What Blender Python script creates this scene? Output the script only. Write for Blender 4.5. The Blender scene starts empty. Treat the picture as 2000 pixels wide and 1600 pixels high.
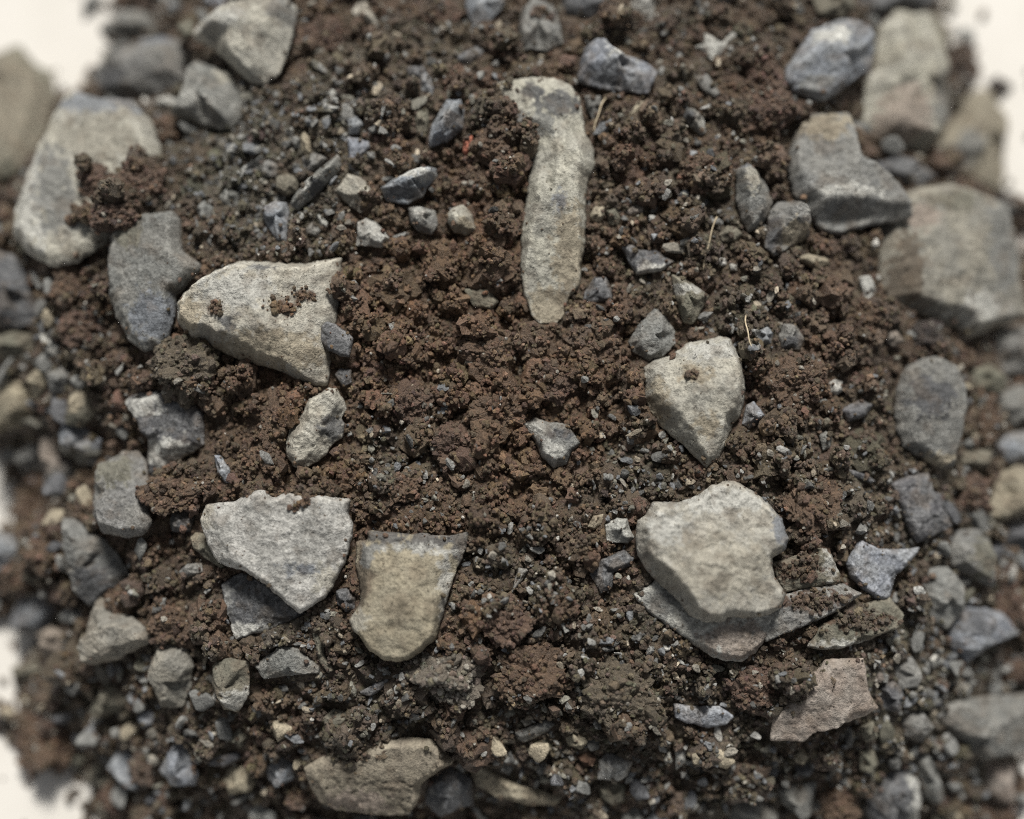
import bpy, math
import numpy as np
from mathutils import Vector, Matrix
from mathutils.geometry import delaunay_2d_cdt

rng = np.random.default_rng(7)
S = 2.0e-4                      # metres per unit: 2000 units across the frame where the lens is focused
scene = bpy.context.scene
coll = scene.collection

# ---------------------------------------------------------------- camera geometry (in units)
D, TILT, ZF = 3000.0, math.radians(7), 430.0
R_ = np.array([1.0, 0, 0])
UP = np.array([0, math.cos(TILT), math.sin(TILT)])
FW = np.array([0, math.sin(TILT), -math.cos(TILT)])
CAM = np.array([0, 0, ZF]) - FW * D

def ray(px, py):
    px = np.asarray(px, float); py = np.asarray(py, float)
    return FW * D + (px - 1000)[..., None] * R_ + (800 - py)[..., None] * UP

def at(px, py, z):
    d = ray(px, py)
    t = (np.asarray(z, float) - CAM[2]) / d[..., 2]
    return CAM + d * t[..., None]

def on_plane(px, py, o, n):
    d = ray(px, py)
    t = ((o - CAM) @ n) / (d @ n)
    return CAM + d * t[..., None]

# ---------------------------------------------------------------- noise
_G = rng.normal(size=(256, 3)); _G /= np.linalg.norm(_G, axis=1)[:, None]
_P = np.concatenate([rng.permutation(256)] * 3)

def perlin(p):
    p = np.asarray(p, float)
    i = np.floor(p).astype(np.int64); f = p - i
    w = f * f * f * (f * (f * 6 - 15) + 10)
    i &= 255
    out = np.zeros(p.shape[:-1])
    for dx in (0, 1):
        for dy in (0, 1):
            for dz in (0, 1):
                h = _P[(_P[(_P[(i[..., 0] + dx) & 255] + i[..., 1] + dy) & 255] + i[..., 2] + dz) & 255]
                g = _G[h]
                d = g[..., 0] * (f[..., 0] - dx) + g[..., 1] * (f[..., 1] - dy) + g[..., 2] * (f[..., 2] - dz)
                k = (w[..., 0] if dx else 1 - w[..., 0]) * (w[..., 1] if dy else 1 - w[..., 1]) * (w[..., 2] if dz else 1 - w[..., 2])
                out += k * d
    return out * 1.6

def fbm(p, octv=4, gain=.5):
    s, a = 0, 1.0
    p = np.asarray(p, float)
    for k in range(octv):
        s = s + a * perlin(p * 2 ** k + 17.3 * k); a *= gain
    return s

# ---------------------------------------------------------------- the heap
RIM = np.array([(330,-170),(235,20),(190,150),(90,200),(-70,300),(-170,550),(-80,830),(22,925),(34,1020),(-50,1075),(-50,1160),(25,1215),(60,1255),(25,1310),(40,1360),(25,1420),(105,1470),(172,1512),(205,1640),
 (400,1670),(1000,1715),(1600,1700),(1880,1650),(1985,1545),(2010,1420),(2070,1200),(2080,900),(2020,600),(1995,450),(1965,380),(1900,250),(1850,150),(1840,0),(1800,-170),(1400,-220),(1000,-230),(600,-220)], float)
RW = at(RIM[:, 0], RIM[:, 1], 0.0)[:, :2]
CEN = at(1000, 790, 0.0)[:2]
_a = np.arctan2(RW[:, 1] - CEN[1], RW[:, 0] - CEN[0]); _r = np.hypot(RW[:, 0] - CEN[0], RW[:, 1] - CEN[1])
_o = np.argsort(_a); _a, _r = _a[_o], _r[_o]
H0 = 440.0

def rho(x, y):
    a = np.arctan2(y - CEN[1], x - CEN[0])
    return np.hypot(x - CEN[0], y - CEN[1]) / np.interp(a, np.r_[_a - 2 * np.pi, _a, _a + 2 * np.pi], np.r_[_r, _r, _r])

def heap(x, y):
    p = rho(x, y)
    t = np.maximum(0, (p - .37) / .63)
    return H0 * (1 - np.minimum(t, 1.6) ** 1.9) - 5

GX0, GY0, GS = -1500.0, -1300.0, 2.5
NX, NY = int(3000 / GS), int(2600 / GS)
gx = GX0 + np.arange(NX) * GS; gy = GY0 + np.arange(NY) * GS
MX, MY = np.meshgrid(gx, gy)
SM = heap(MX, MY)                                     # smooth heap
_p3 = np.stack([MX, MY, np.zeros_like(MX)], -1)
HT = SM + 17 * fbm(_p3 / 120., 2) + 15 * (.35 - np.abs(fbm(_p3 / 62. + 5, 2))) + 6 * fbm(_p3 / 25. + 9, 2)
HT += -14 * np.maximum(0, .12 - np.abs(perlin(_p3 / 90. + 31))) / .12 * (perlin(_p3 / 200. + 3) > -.1)   # cracks between crumbs
HT = np.where(HT < 0, np.maximum(HT, -6), HT)

def bil(A, x, y):
    u = np.clip((np.asarray(x) - GX0) / GS, 0, NX - 1.001); v = np.clip((np.asarray(y) - GY0) / GS, 0, NY - 1.001)
    i = u.astype(int); j = v.astype(int); fu = u - i; fv = v - j
    return A[j, i] * (1 - fu) * (1 - fv) + A[j, i + 1] * fu * (1 - fv) + A[j + 1, i] * (1 - fu) * fv + A[j + 1, i + 1] * fu * fv

def surf(px, py):                                     # the heap under a pixel of the photo
    z = 250.0 + 0 * np.asarray(px, float)
    for _ in range(8):
        P = at(px, py, z); z = .5 * z + .5 * np.maximum(0, bil(SM, P[..., 0], P[..., 1]))
    return at(px, py, z)

def normal(x, y, k):
    e = 40.
    nx = -(bil(SM, x + e, y) - bil(SM, x - e, y)) / (2 * e); ny = -(bil(SM, x, y + e) - bil(SM, x, y - e)) / (2 * e)
    n = np.array([nx * k, ny * k, 1.0]); return n / np.linalg.norm(n)

def inside_dist(pts, poly):                           # signed distance to a closed outline, + inside
    q = np.roll(poly, -1, 0)
    d2 = np.full(len(pts), 1e18); ins = np.zeros(len(pts), bool)
    for a, b in zip(poly, q):
        ab = b - a
        t = np.clip(((pts - a) @ ab) / max(ab @ ab, 1e-9), 0, 1)
        d2 = np.minimum(d2, ((pts - a - t[:, None] * ab) ** 2).sum(1))
        c = (a[1] > pts[:, 1]) != (b[1] > pts[:, 1])
        xx = a[0] + (pts[:, 1] - a[1]) * ab[0] / (ab[1] if abs(ab[1]) > 1e-9 else 1e-9)
        ins ^= c & (pts[:, 0] < xx)
    d = np.sqrt(d2)
    return np.where(ins, d, -d)

# ---------------------------------------------------------------- materials
def new_mat(name):
    m = bpy.data.materials.new(name); m.use_nodes = True
    nt = m.node_tree; nt.nodes.clear()
    out = nt.nodes.new('ShaderNodeOutputMaterial'); b = nt.nodes.new('ShaderNodeBsdfPrincipled')
    nt.links.new(b.outputs[0], out.inputs[0])
    return m, nt, b

def node(nt, t, **kw):
    n = nt.nodes.new(t)
    for k, v in kw.items():
        if k.startswith('i_'):
            key = k[2:]; n.inputs[int(key) if key.isdigit() else key].default_value = v
        else: setattr(n, k, v)
    return n

def ramp(nt, fac, stops):
    r = nt.nodes.new('ShaderNodeValToRGB'); e = r.color_ramp.elements
    e[0].position, e[0].color = stops[0][0], stops[0][1]
    e[1].position, e[1].color = stops[-1][0], stops[-1][1]
    for p, c in stops[1:-1]:
        x = e.new(p); x.color = c
    nt.links.new(fac, r.inputs[0]); return r.outputs[0]

def mul(nt, a, b, fac=1.0, mode='MULTIPLY'):
    m = nt.nodes.new('ShaderNodeMix'); m.data_type = 'RGBA'; m.blend_type = mode; m.inputs[0].default_value = fac
    nt.links.new(a, m.inputs[6]); nt.links.new(b, m.inputs[7]); return m.outputs[2]

def g(v): return (v, v, v, 1)

def stone_mat(name, mottle, pits, flecks, rough, bump, veins=0):
    m, nt, b = new_mat(name); L = nt.links.new
    tc = node(nt, 'ShaderNodeTexCoord'); oi = node(nt, 'ShaderNodeObjectInfo')
    def noise(scale, det, r=.6):
        n = node(nt, 'ShaderNodeTexNoise', noise_dimensions='4D', i_Scale=scale, i_Detail=det, i_Roughness=r)
        w = node(nt, 'ShaderNodeMath', operation='MULTIPLY', i_1=37.0)
        L(oi.outputs['Random'], w.inputs[0]); L(w.outputs[0], n.inputs['W']); L(tc.outputs['Object'], n.inputs['Vector']); return n.outputs[0]
    c = node(nt, 'ShaderNodeAttribute', attribute_name='tint').outputs['Color']
    big = noise(110, 5, .65); mid = noise(420, 4, .7); fine = noise(1250, 2, .6)
    c = mul(nt, c, ramp(nt, big, [(.3, g(1 - mottle)), (.7, g(1 + mottle * .8))]))
    c = mul(nt, c, ramp(nt, mid, [(.32, g(1 - mottle * 1.2)), (.5, g(1)), (.68, g(1 + mottle * 1.2))]))
    c = mul(nt, c, ramp(nt, fine, [(.34, g(1 - mottle * 1.5)), (.5, g(1)), (.66, g(1 + mottle * 1.1))]))
    if pits:
        c = mul(nt, c, ramp(nt, noise(700, 2, .5), [(.30, g(1 - pits)), (.37, g(1))]))
    if flecks:
        f = ramp(nt, noise(1100, 2, .55), [(.6, g(0)), (.72, g(flecks))])
        c = mul(nt, c, f, 1.0, 'ADD')
    if veins:
        wv = node(nt, 'ShaderNodeTexNoise', noise_dimensions='4D', i_Scale=170, i_Detail=5, i_Roughness=.6, i_Distortion=1.2)
        w = node(nt, 'ShaderNodeMath', operation='MULTIPLY', i_1=91.0)
        L(oi.outputs['Random'], w.inputs[0]); L(w.outputs[0], wv.inputs['W']); L(tc.outputs['Object'], wv.inputs['Vector'])
        f = ramp(nt, wv.outputs[0], [(.475, g(0)), (.5, g(veins)), (.525, g(0))])
        c = mul(nt, c, f, 1.0, 'ADD')
    geo = node(nt, 'ShaderNodeNewGeometry')
    c = mul(nt, c, ramp(nt, geo.outputs['Pointiness'], [(.42, g(.86)), (.51, g(1.0)), (.60, g(1.4))]))    # edge highlights and crease shade put into the colour
    L(c, b.inputs['Base Color']); b.inputs['Roughness'].default_value = rough; b.inputs['Specular IOR Level'].default_value = .3
    h = node(nt, 'ShaderNodeMath', operation='MULTIPLY_ADD', i_1=.8); L(noise(380, 9, .74), h.inputs[0])
    h2 = node(nt, 'ShaderNodeMath', operation='MULTIPLY', i_1=.35); L(fine, h2.inputs[0]); L(h2.outputs[0], h.inputs[2])
    bp = node(nt, 'ShaderNodeBump', i_Strength=bump, i_Distance=.0034); L(h.outputs[0], bp.inputs['Height']); L(bp.outputs[0], b.inputs['Normal'])
    return m

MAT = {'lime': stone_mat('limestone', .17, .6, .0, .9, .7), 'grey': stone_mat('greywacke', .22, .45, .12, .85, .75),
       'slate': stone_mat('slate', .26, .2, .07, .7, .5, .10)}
KIND = {'B': ('lime', (.425, .408, .35)), 'P': ('grey', (.45, .45, .42)), 'G': ('grey', (.205, .208, .2)), 'S': ('slate', (.19, .208, .235)),
        'D': ('slate', (.085, .088, .095)), 'O': ('lime', (.165, .16, .128)), 'T': ('lime', (.335, .295, .222)), 'K': ('lime', (.29, .245, .21)),
        'N': ('lime', (.25, .225, .178)), 'M': ('lime', (.275, .262, .222)), 'U': ('lime', (.12, .098, .075)), 'Q': ('lime', (.37, .35, .295)), 'W': ('lime', (.085, .05, .034)), 'R': ('lime', (.34, .13, .09))}

def soil_mat():
    m, nt, b = new_mat('soil'); L = nt.links.new
    tc = node(nt, 'ShaderNodeTexCoord')
    n1 = node(nt, 'ShaderNodeTexNoise', i_Scale=900, i_Detail=4, i_Roughness=.7); L(tc.outputs['Object'], n1.inputs['Vector'])
    n2 = node(nt, 'ShaderNodeTexNoise', i_Scale=2600, i_Detail=2, i_Roughness=.7); L(tc.outputs['Object'], n2.inputs['Vector'])
    c = node(nt, 'ShaderNodeAttribute', attribute_name='tint').outputs['Color']
    c = mul(nt, c, ramp(nt, n1.outputs[0], [(.3, g(.65)), (.7, g(1.35))]))
    c = mul(nt, c, ramp(nt, n2.outputs[0], [(.3, g(.7)), (.62, g(1.15)), (.74, g(2.1))]))
    L(c, b.inputs['Base Color']); b.inputs['Roughness'].default_value = .5; b.inputs['Specular IOR Level'].default_value = .6
    h = node(nt, 'ShaderNodeMath', operation='ADD'); L(n1.outputs[0], h.inputs[0]); L(n2.outputs[0], h.inputs[1])
    bp = node(nt, 'ShaderNodeBump', i_Strength=.7, i_Distance=.0012); L(h.outputs[0], bp.inputs['Height']); L(bp.outputs[0], b.inputs['Normal'])
    return m

def ground_mat():
    m, nt, b = new_mat('white_board'); L = nt.links.new
    tc = node(nt, 'ShaderNodeTexCoord')
    n1 = node(nt, 'ShaderNodeTexNoise', i_Scale=25, i_Detail=6, i_Roughness=.6); L(tc.outputs['Object'], n1.inputs['Vector'])
    n2 = node(nt, 'ShaderNodeTexNoise', i_Scale=260, i_Detail=3, i_Roughness=.7); L(tc.outputs['Object'], n2.inputs['Vector'])
    c = ramp(nt, n1.outputs[0], [(.3, (.63, .61, .565, 1)), (.7, (.70, .68, .64, 1))])
    c = mul(nt, c, ramp(nt, n2.outputs[0], [(.22, g(.72)), (.32, g(1))]))          # dust smudges
    L(c, b.inputs['Base Color']); b.inputs['Roughness'].default_value = .7
    return m

def straw_mat():
    m, nt, b = new_mat('dry_straw'); b.inputs['Base Color'].default_value = (.5, .42, .29, 1); b.inputs['Roughness'].default_value = .7
    tc = node(nt, 'ShaderNodeTexCoord'); n = node(nt, 'ShaderNodeTexNoise', i_Scale=900); nt.links.new(tc.outputs['Object'], n.inputs['Vector'])
    nt.links.new(ramp(nt, n.outputs[0], [(.3, (.36, .29, .19, 1)), (.7, (.58, .5, .36, 1))]), b.inputs['Base Color'])
    return m

SOIL, GROUND, STRAW = soil_mat(), ground_mat(), straw_mat()

# ---------------------------------------------------------------- mesh helpers
def make(name, V, F, mat, tint=None, origin=None, smooth=True):
    """V in units (world), F an int array of triangles; one mesh object whose origin is at `origin`."""
    o = np.zeros(3) if origin is None else np.asarray(origin, float)
    me = bpy.data.meshes.new(name)
    V = ((np.asarray(V) - o) * S).astype(np.float32); F = np.asarray(F, np.int32)
    me.vertices.add(len(V)); me.vertices.foreach_set('co', V.ravel())
    me.loops.add(F.size); me.loops.foreach_set('vertex_index', F.ravel())
    me.polygons.add(len(F)); me.polygons.foreach_set('loop_start', np.arange(0, F.size, 3, dtype=np.int32))
    me.update(calc_edges=True)
    me.polygons.foreach_set('use_smooth', np.full(len(F), smooth))
    if tint is not None:
        c = np.ones((len(V), 4), np.float32); c[:, :3] = tint
        at_ = me.color_attributes.new('tint', 'FLOAT_COLOR', 'POINT'); at_.data.foreach_set('color', c.ravel())
    me.materials.append(mat)
    ob = bpy.data.objects.new(name, me); ob.location = Vector(o * S); coll.objects.link(ob)
    return ob

def ico(level):
    import bmesh
    bm = bmesh.new(); bmesh.ops.create_icosphere(bm, subdivisions=level, radius=1.0)
    V = np.array([v.co[:] for v in bm.verts]); F = np.array([[v.index for v in f.verts] for f in bm.faces]); bm.free()
    return V, F
ICO = {k: ico(k) for k in (1, 2, 3, 5)}

def rots(n):
    q = rng.normal(size=(n, 4)); q /= np.linalg.norm(q, axis=1)[:, None]
    w, x, y, z = q.T
    return np.stack([1 - 2 * (y * y + z * z), 2 * (x * y - z * w), 2 * (x * z + y * w), 2 * (x * y + z * w), 1 - 2 * (x * x + z * z), 2 * (y * z - x * w),
                     2 * (x * z - y * w), 2 * (y * z + x * w), 1 - 2 * (x * x + y * y)], -1).reshape(n, 3, 3)

def template_set(level, n, rough, freq, flat=0, lo=.45, hi=.8):
    V, F = ICO[level]; out = []
    for k in range(n):
        d = V * (1 + rough * fbm(V * freq + 50 * rng.random(3) + 9 * k, 3, .6))[:, None]
        for _ in range(int(flat)):                                     # chop facets
            nn = rng.normal(size=3); nn /= np.linalg.norm(nn); h = rng.uniform(lo, hi)
            s = d @ nn; d = d - np.maximum(0, s - h)[:, None] * nn
        out.append(d * rng.uniform(.75, 1.2, 3))
    return out, F

def pour(tset, C, rad, tint, squash=None):
    """many small bodies as one vertex / face / colour array"""
    T, F = tset; n = len(C); nv = len(T[0])
    T = np.array(T); k = rng.integers(0, len(T), n)
    V = np.einsum('nij,nvj->nvi', rots(n), T[k]) * rad[:, None, None]
    if squash is not None: V[..., 2] *= squash[:, None]
    V = V + C[:, None, :]
    FF = F[None] + (np.arange(n) * nv)[:, None, None]
    return V.reshape(-1, 3), FF.reshape(-1, 3), np.repeat(tint, nv, axis=0)

def merge(parts):
    off, V, F, T = 0, [], [], []
    for v, f, t in parts:
        V.append(v); F.append(f + off); T.append(t); off += len(v)
    return np.concatenate(V), np.concatenate(F), np.concatenate(T)

def smin(a, b, k):
    h = np.clip(.5 + .5 * (b - a) / k, 0, 1)
    return b * (1 - h) + a * h - k * h * (1 - h)

def tag(o, label, cat, group=None, kind=None):
    o['label'] = label
    if cat: o['category'] = cat
    if group: o['group'] = group
    if kind: o['kind'] = kind
EXPO = 0.31
# ---------------------------------------------------------------- the stones
# name, stone colour, label, outline (photo pixels, carried onto the heap), options
# T thickness, lift, f facets (x1,y1,x2,y2,slope: falls away right of the line), p colour patches, e edge slope, rd rounding
STONES = [
# ---- large stones
('stone','B','tall upright cream stone with a dark grey patch near its top',
 [965,165,989,157,1040,150,1081,153,1112,164,1132,190,1138,224,1144,259,1158,287,1163,316,1158,339,1150,351,1145,388,1144,437,1144,480,1135,518,1134,558,1112,581,1101,616,1086,633,1055,633,1040,621,1033,598,1023,581,1019,552,1015,527,1017,495,1017,452,1026,395,1035,340,1038,290,1035,275,1005,240,975,200],
 dict(T=58,lift=14,e=2.2,ev=.6,f=[(1105,620,1118,190,.35),(1060,190,1050,620,.3),(1115,164,960,172,.8)],p=[(1085,212,44,26,'D'),(1040,188,22,18,'D'),(1092,408,13,22,'S'),(1112,500,32,80,'T'),(1075,600,40,40,'T'),(1060,250,22,30,'G')])),
('stone','B','large beige wedge-shaped stone with brown soil specks left of the soil centre',
 [345,593,359,573,388,547,426,527,472,509,538,512,595,515,641,506,668,503,668,541,665,567,661,600,656,640,650,680,645,720,641,751,615,757,575,739,532,719,480,708,440,692,417,679,405,665,374,662,348,633],
 dict(T=84,lift=18,e=2.6,ev=.5,f=[(380,615,560,650,.62),(560,650,672,545,.6),(600,640,400,600,.22),(352,580,412,670,.8),(480,712,660,700,.4)],p=[(560,610,26,16,'W'),(600,585,18,12,'W'),(432,612,16,14,'W'),(455,645,16,18,'D'),(520,533,22,7,'D'),(540,690,120,34,'T'),(380,620,26,30,'T'),(470,580,70,40,'P')])),
('stone','B','beige heart-shaped stone pointing down, right of the soil centre',
 [1256,719,1279,702,1314,693,1345,668,1385,663,1403,656,1426,662,1434,679,1449,702,1455,742,1455,777,1449,806,1431,829,1420,869,1403,898,1380,915,1362,898,1340,875,1311,852,1279,823,1262,792,1256,763],
 dict(T=66,lift=18,e=2.2,ev=.6,f=[(1275,725,1350,890,.8),(1395,910,1452,690,.35),(1290,830,1450,810,.3),(1450,740,1260,760,.2)],p=[(1350,740,30,16,'T'),(1375,835,26,22,'T'),(1280,800,22,50,'T'),(1385,690,50,20,'P'),(1345,740,12,8,'W')])),
('stone','B','largest cream stone, smooth and block-like, at lower right',
 [1242,1019,1262,1004,1273,981,1334,979,1362,967,1386,950,1420,938,1449,944,1466,955,1500,981,1526,1013,1541,1053,1535,1073,1508,1091,1512,1125,1535,1157,1528,1185,1500,1203,1449,1208,1426,1205,1409,1215,1377,1216,1345,1203,1328,1177,1291,1143,1262,1115,1245,1085,1241,1050],
 dict(T=62,lift=36,e=2.8,ev=.3,f=[(1512,1091,1445,945,.9),(1268,1000,1310,1150,.7),(1505,1005,1255,975,.55)],p=[(1525,1030,22,52,'S'),(1400,980,90,24,'P'),(1400,1110,110,60,'Q'),(1300,1030,40,30,'P')])),
('stone','P','pale grey speckled triangular slab with soil over its top edge',
 [391,1016,403,984,431,981,460,979,500,956,517,956,532,973,566,958,600,962,632,966,667,974,687,973,681,999,690,1025,687,1053,676,1096,661,1122,641,1163,618,1180,586,1200,566,1186,523,1145,480,1117,440,1105,423,1096,411,1076,400,1048],
 dict(T=34,lift=34,e=2.6,f=[(600,1190,695,1020,.7)],p=[(640,1130,26,30,'B'),(400,1010,20,26,'B'),(590,1110,30,12,'S')])),
('stone','T','tan stone with a dark grey top edge and scooped sides',
 [693,1096,696,1059,719,1053,716,1039,724,1037,768,1039,825,1042,877,1047,917,1037,911,1070,900,1099,888,1122,877,1163,868,1186,860,1220,852,1250,839,1258,819,1278,785,1292,750,1290,722,1272,704,1246,687,1229,681,1212,696,1189,704,1175,701,1140,696,1111],
 dict(T=46,lift=24,e=2.3,f=[(915,1075,720,1072,.75),(738,1055,722,1215,1.1)],p=[(752,1050,46,17,'D'),(838,1056,46,22,'D'),(898,1062,24,34,'D'),(796,1068,50,6,'P'),(862,1078,34,6,'P'),(710,1110,18,74,'U'),(722,1080,18,20,'G'),(700,1210,22,20,'B'),(870,1150,12,80,'P')])),
('stone','G','grey ear-shaped stone lying flat at left, notched on its right side',
 [210,518,216,458,247,429,288,417,339,412,354,429,354,469,359,492,394,515,391,535,365,558,345,581,342,619,331,659,316,679,282,688,253,668,230,624,213,581],
 dict(T=40,lift=22,e=2.2,ev=.5,f=[(345,690,352,430,.3)],p=[(310,620,50,40,'S'),(260,460,30,30,'O')])),
('stone','D','dark grey rough stone with a curved hollow left side',
 [242,783,259,772,290,764,322,763,350,768,374,783,397,803,400,840,400,869,368,889,328,910,299,935,290,924,288,895,290,864,276,832,259,809],
 dict(T=38,lift=22,e=2.2,f=[(300,920,400,870,.8),(300,930,262,780,.2)],p=[(330,880,50,30,'P'),(285,790,34,20,'P')])),
('stone','M','broad grey and beige stone against the right edge',
 [1716,440,1740,415,1771,374,1808,365,1851,359,1889,368,1929,385,1958,408,1969,443,1986,504,1992,552,2000,590,2010,620,1957,636,1914,653,1888,662,1868,644,1838,630,1804,620,1776,607,1736,587,1722,567,1716,524,1716,472],
 dict(T=60,lift=30,e=2.2,ev=.25,f=[(1738,440,1795,612,1.0)],p=[(1940,470,40,110,'G'),(1900,610,60,26,'P'),(1750,540,24,80,'U'),(1780,430,30,26,'K'),(1850,400,40,20,'O')])),
('stone','G','grey wedge stone with a dark underside beside the broad stone',
 [1560,240,1584,224,1653,221,1664,236,1681,302,1727,336,1751,362,1779,402,1782,425,1760,432,1710,440,1670,449,1641,458,1601,452,1578,423,1566,402,1550,388,1540,354,1538,316,1549,270],
 dict(T=62,lift=34,e=2.6,ev=.4,f=[(1555,403,1740,393,1.5),(1720,400,1670,240,.45)],p=[(1600,255,45,28,'T'),(1640,390,60,14,'P')])),
('stone','S','blue grey speckled stone with a cracked facet near the top right',
 [1535,129,1555,104,1584,60,1624,43,1659,35,1699,52,1710,75,1707,109,1699,135,1670,155,1641,178,1613,196,1592,198,1549,181,1532,161],
 dict(T=56,lift=40,e=2.0,f=[(1545,160,1700,95,.55)],p=[(1610,80,30,20,'P'),(1580,170,30,14,'G')])),
('stone','B','upright beige stone with a ridge, right of the blue grey speckled stone',
 [1713,57,1739,32,1751,17,1774,26,1814,26,1820,57,1834,109,1848,144,1854,201,1851,236,1834,264,1814,290,1802,305,1779,293,1739,287,1699,267,1684,239,1684,161,1705,138,1710,92],
 dict(T=58,lift=40,e=2.0,f=[(1790,300,1770,40,.35),(1690,250,1815,295,.6)],p=[(1740,240,40,60,'K'),(1820,210,30,60,'G')])),
('stone','N','tan pointed stone lying on the white ground at top right',
 [1906,175,1929,187,1943,213,1958,244,1960,282,1963,331,1958,371,1929,362,1889,339,1857,311,1822,293,1843,253,1874,219,1883,190],
 dict(T=50,lift=26,e=2.0,f=[(1960,365,1870,210,.0),(1865,235,1910,350,.6)],p=[(1870,300,30,30,'G')])),
('stone','O','large brown-beige rounded stone cut by the left edge at the top',
 [-60,120,0,92,30,70,57,55,78,66,92,98,103,145,112,188,100,240,83,277,63,312,30,345,-10,357,-60,330],
 dict(T=70,lift=20,e=2.0,p=[(40,90,60,30,'G'),(40,230,60,90,'N')])),
('stone','B','big pale stone with a blue grey top face, partly under soil at upper left',
 [150,180,195,195,262,197,295,235,316,290,310,350,280,410,215,470,150,515,100,522,60,500,25,460,30,410,70,310,110,235,130,195],
 dict(T=64,lift=44,e=2.4,ev=.3,f=[(300,243,130,255,.55),(150,230,88,470,.7)],p=[(210,218,80,34,'S'),(70,380,36,140,'P'),(200,300,80,50,'M'),(130,390,40,80,'G')])),
('stone','B','pale beige blocky stone on the top edge, left of centre',
 [374,66,402,35,449,20,517,3,560,-5,580,14,580,37,569,78,560,115,546,147,514,167,489,163,454,129,417,95,380,80],
 dict(T=66,lift=46,e=2.2,f=[(390,82,560,40,.35)],p=[(440,60,50,24,'P'),(560,30,20,30,'G')])),
('stone','G','grey rounded stone beside the white ground at top left',
 [184,135,218,121,244,98,267,78,305,70,339,75,365,89,368,115,368,161,339,178,293,195,247,198,201,184,184,155],
 dict(T=52,lift=26,e=1.7,p=[(310,85,40,12,'S'),(230,165,30,20,'D')])),
('stone','G','grey ridged stone with one light and one dark face below the pale blocky stone',
 [385,118,431,138,449,144,472,184,472,230,454,253,426,253,374,239,333,227,354,207,368,172,368,144],
 dict(T=52,lift=26,e=2.2,f=[(412,245,445,148,.75)],p=[(400,215,30,24,'P'),(440,150,14,14,'B')])),  # pale patch paints the lit left face brighter
('stone','G','dark grey low stone at the edge of the white ground, top left',
 [195,62,215,40,245,22,285,20,310,40,305,65,260,75,225,90,205,80],dict(T=34,lift=14)),
('stone','G','grey broad stone standing at right with a pale lower rim',
 [1750,754,1765,719,1799,699,1822,696,1857,711,1883,754,1888,797,1880,835,1866,881,1863,912,1834,915,1794,892,1762,872,1750,838,1747,803],
 dict(T=46,lift=30,e=2.6,ev=.5,f=[(1840,920,1830,690,.35),(1760,880,1890,860,.3)],p=[(1830,900,30,14,'T'),(1800,780,40,40,'D')])),
('stone','K','pinkish L-shaped flat slab at lower right',
 [1612,1287,1687,1284,1693,1312,1696,1347,1716,1384,1687,1399,1641,1416,1584,1433,1572,1448,1503,1448,1509,1399,1523,1384,1560,1345,1600,1305],
 dict(T=26,lift=44,e=2.5)),
('stone','N','big tan slab lying on the bottom edge, left of centre',
 [592,1499,630,1478,670,1462,733,1448,762,1444,796,1439,837,1442,862,1456,888,1488,854,1508,825,1528,819,1557,802,1589,768,1594,710,1589,658,1583,624,1566,604,1531],
 dict(T=34,lift=44,e=2.0,f=[(640,1480,850,1500,.25)],p=[(700,1560,60,24,'K')])),
('stone','G','smooth grey upright stone left of the dark grey hollow-sided stone',
 [184,947,196,910,219,895,242,881,270,881,285,898,290,933,290,999,299,1022,279,1048,244,1050,201,1042,181,1004],
 dict(T=36,lift=30,e=2.1,p=[(235,930,30,30,'O')])),
('stone','G','blurred grey long stone under the smooth upright stone at left',
 [121,1010,147,1013,173,1033,207,1056,230,1085,253,1119,240,1150,215,1165,185,1190,150,1160,132,1110,121,1060],dict(T=40,lift=30,p=[(190,1130,40,40,'D')])),
('stone','M','pale grey block with a light lower edge beside white gaps at left',
 [200,1160,215,1195,259,1203,299,1241,293,1255,230,1289,178,1300,160,1260,172,1220,185,1180],dict(T=44,lift=36,e=2.3,f=[(170,1285,300,1235,.5)])),
('stone','M','pale oval stone standing in blurred soil at lower left',
 [290,1310,308,1255,362,1255,380,1301,374,1341,357,1382,316,1382,299,1347],dict(T=40,lift=34,e=1.9)),
('stone','O','olive grey stone right of the pale oval stone',
 [414,1301,440,1281,486,1292,489,1356,466,1390,437,1387,414,1341],dict(T=38,lift=30,p=[(470,1365,22,26,'P')])),
('stone','P','cream lower ledge under the largest cream stone',
 [1236,1160,1255,1150,1290,1125,1400,1150,1525,1150,1534,1180,1520,1215,1492,1252,1478,1275,1449,1292,1426,1292,1391,1284,1357,1261,1319,1235,1270,1200,1245,1175],
 dict(T=26,lift=12,e=2.2,ev=.4,f=[(1250,1160,1330,1250,.4)],p=[(1440,1250,70,36,'K'),(1290,1180,36,30,'G')])),
('stone','D','charcoal slate piece tucked under the pale speckled triangular slab',
 [430,1140,470,1115,520,1130,570,1170,600,1200,540,1225,495,1240,462,1253,450,1220,440,1180],
 dict(T=18,lift=-2,e=2.2,f=[(455,1240,590,1190,.4)],p=[(480,1230,50,16,'P'),(445,1170,14,30,'G')])),
# ---- lower right slabs
('stone','O','thin olive slab sticking out right of the largest cream stone',
 [1500,1099,1535,1091,1601,1070,1615,1070,1641,1119,1641,1137,1601,1145,1535,1157,1520,1140],dict(T=20,lift=24,e=2.6,f=[(1520,1120,1640,1112,.5)],p=[(1620,1100,16,34,'P'),(1550,1115,44,18,'W')])),
('stone','G','long grey slab edge below the thin olive slab',
 [1495,1212,1530,1162,1578,1146,1650,1140,1684,1160,1641,1192,1584,1218,1526,1241,1495,1255],dict(T=18,lift=22,e=2.6,p=[(1585,1172,60,18,'W')])),
('stone','O','lowest olive slab with a pale edge, over the pinkish L-shaped slab',
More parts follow.
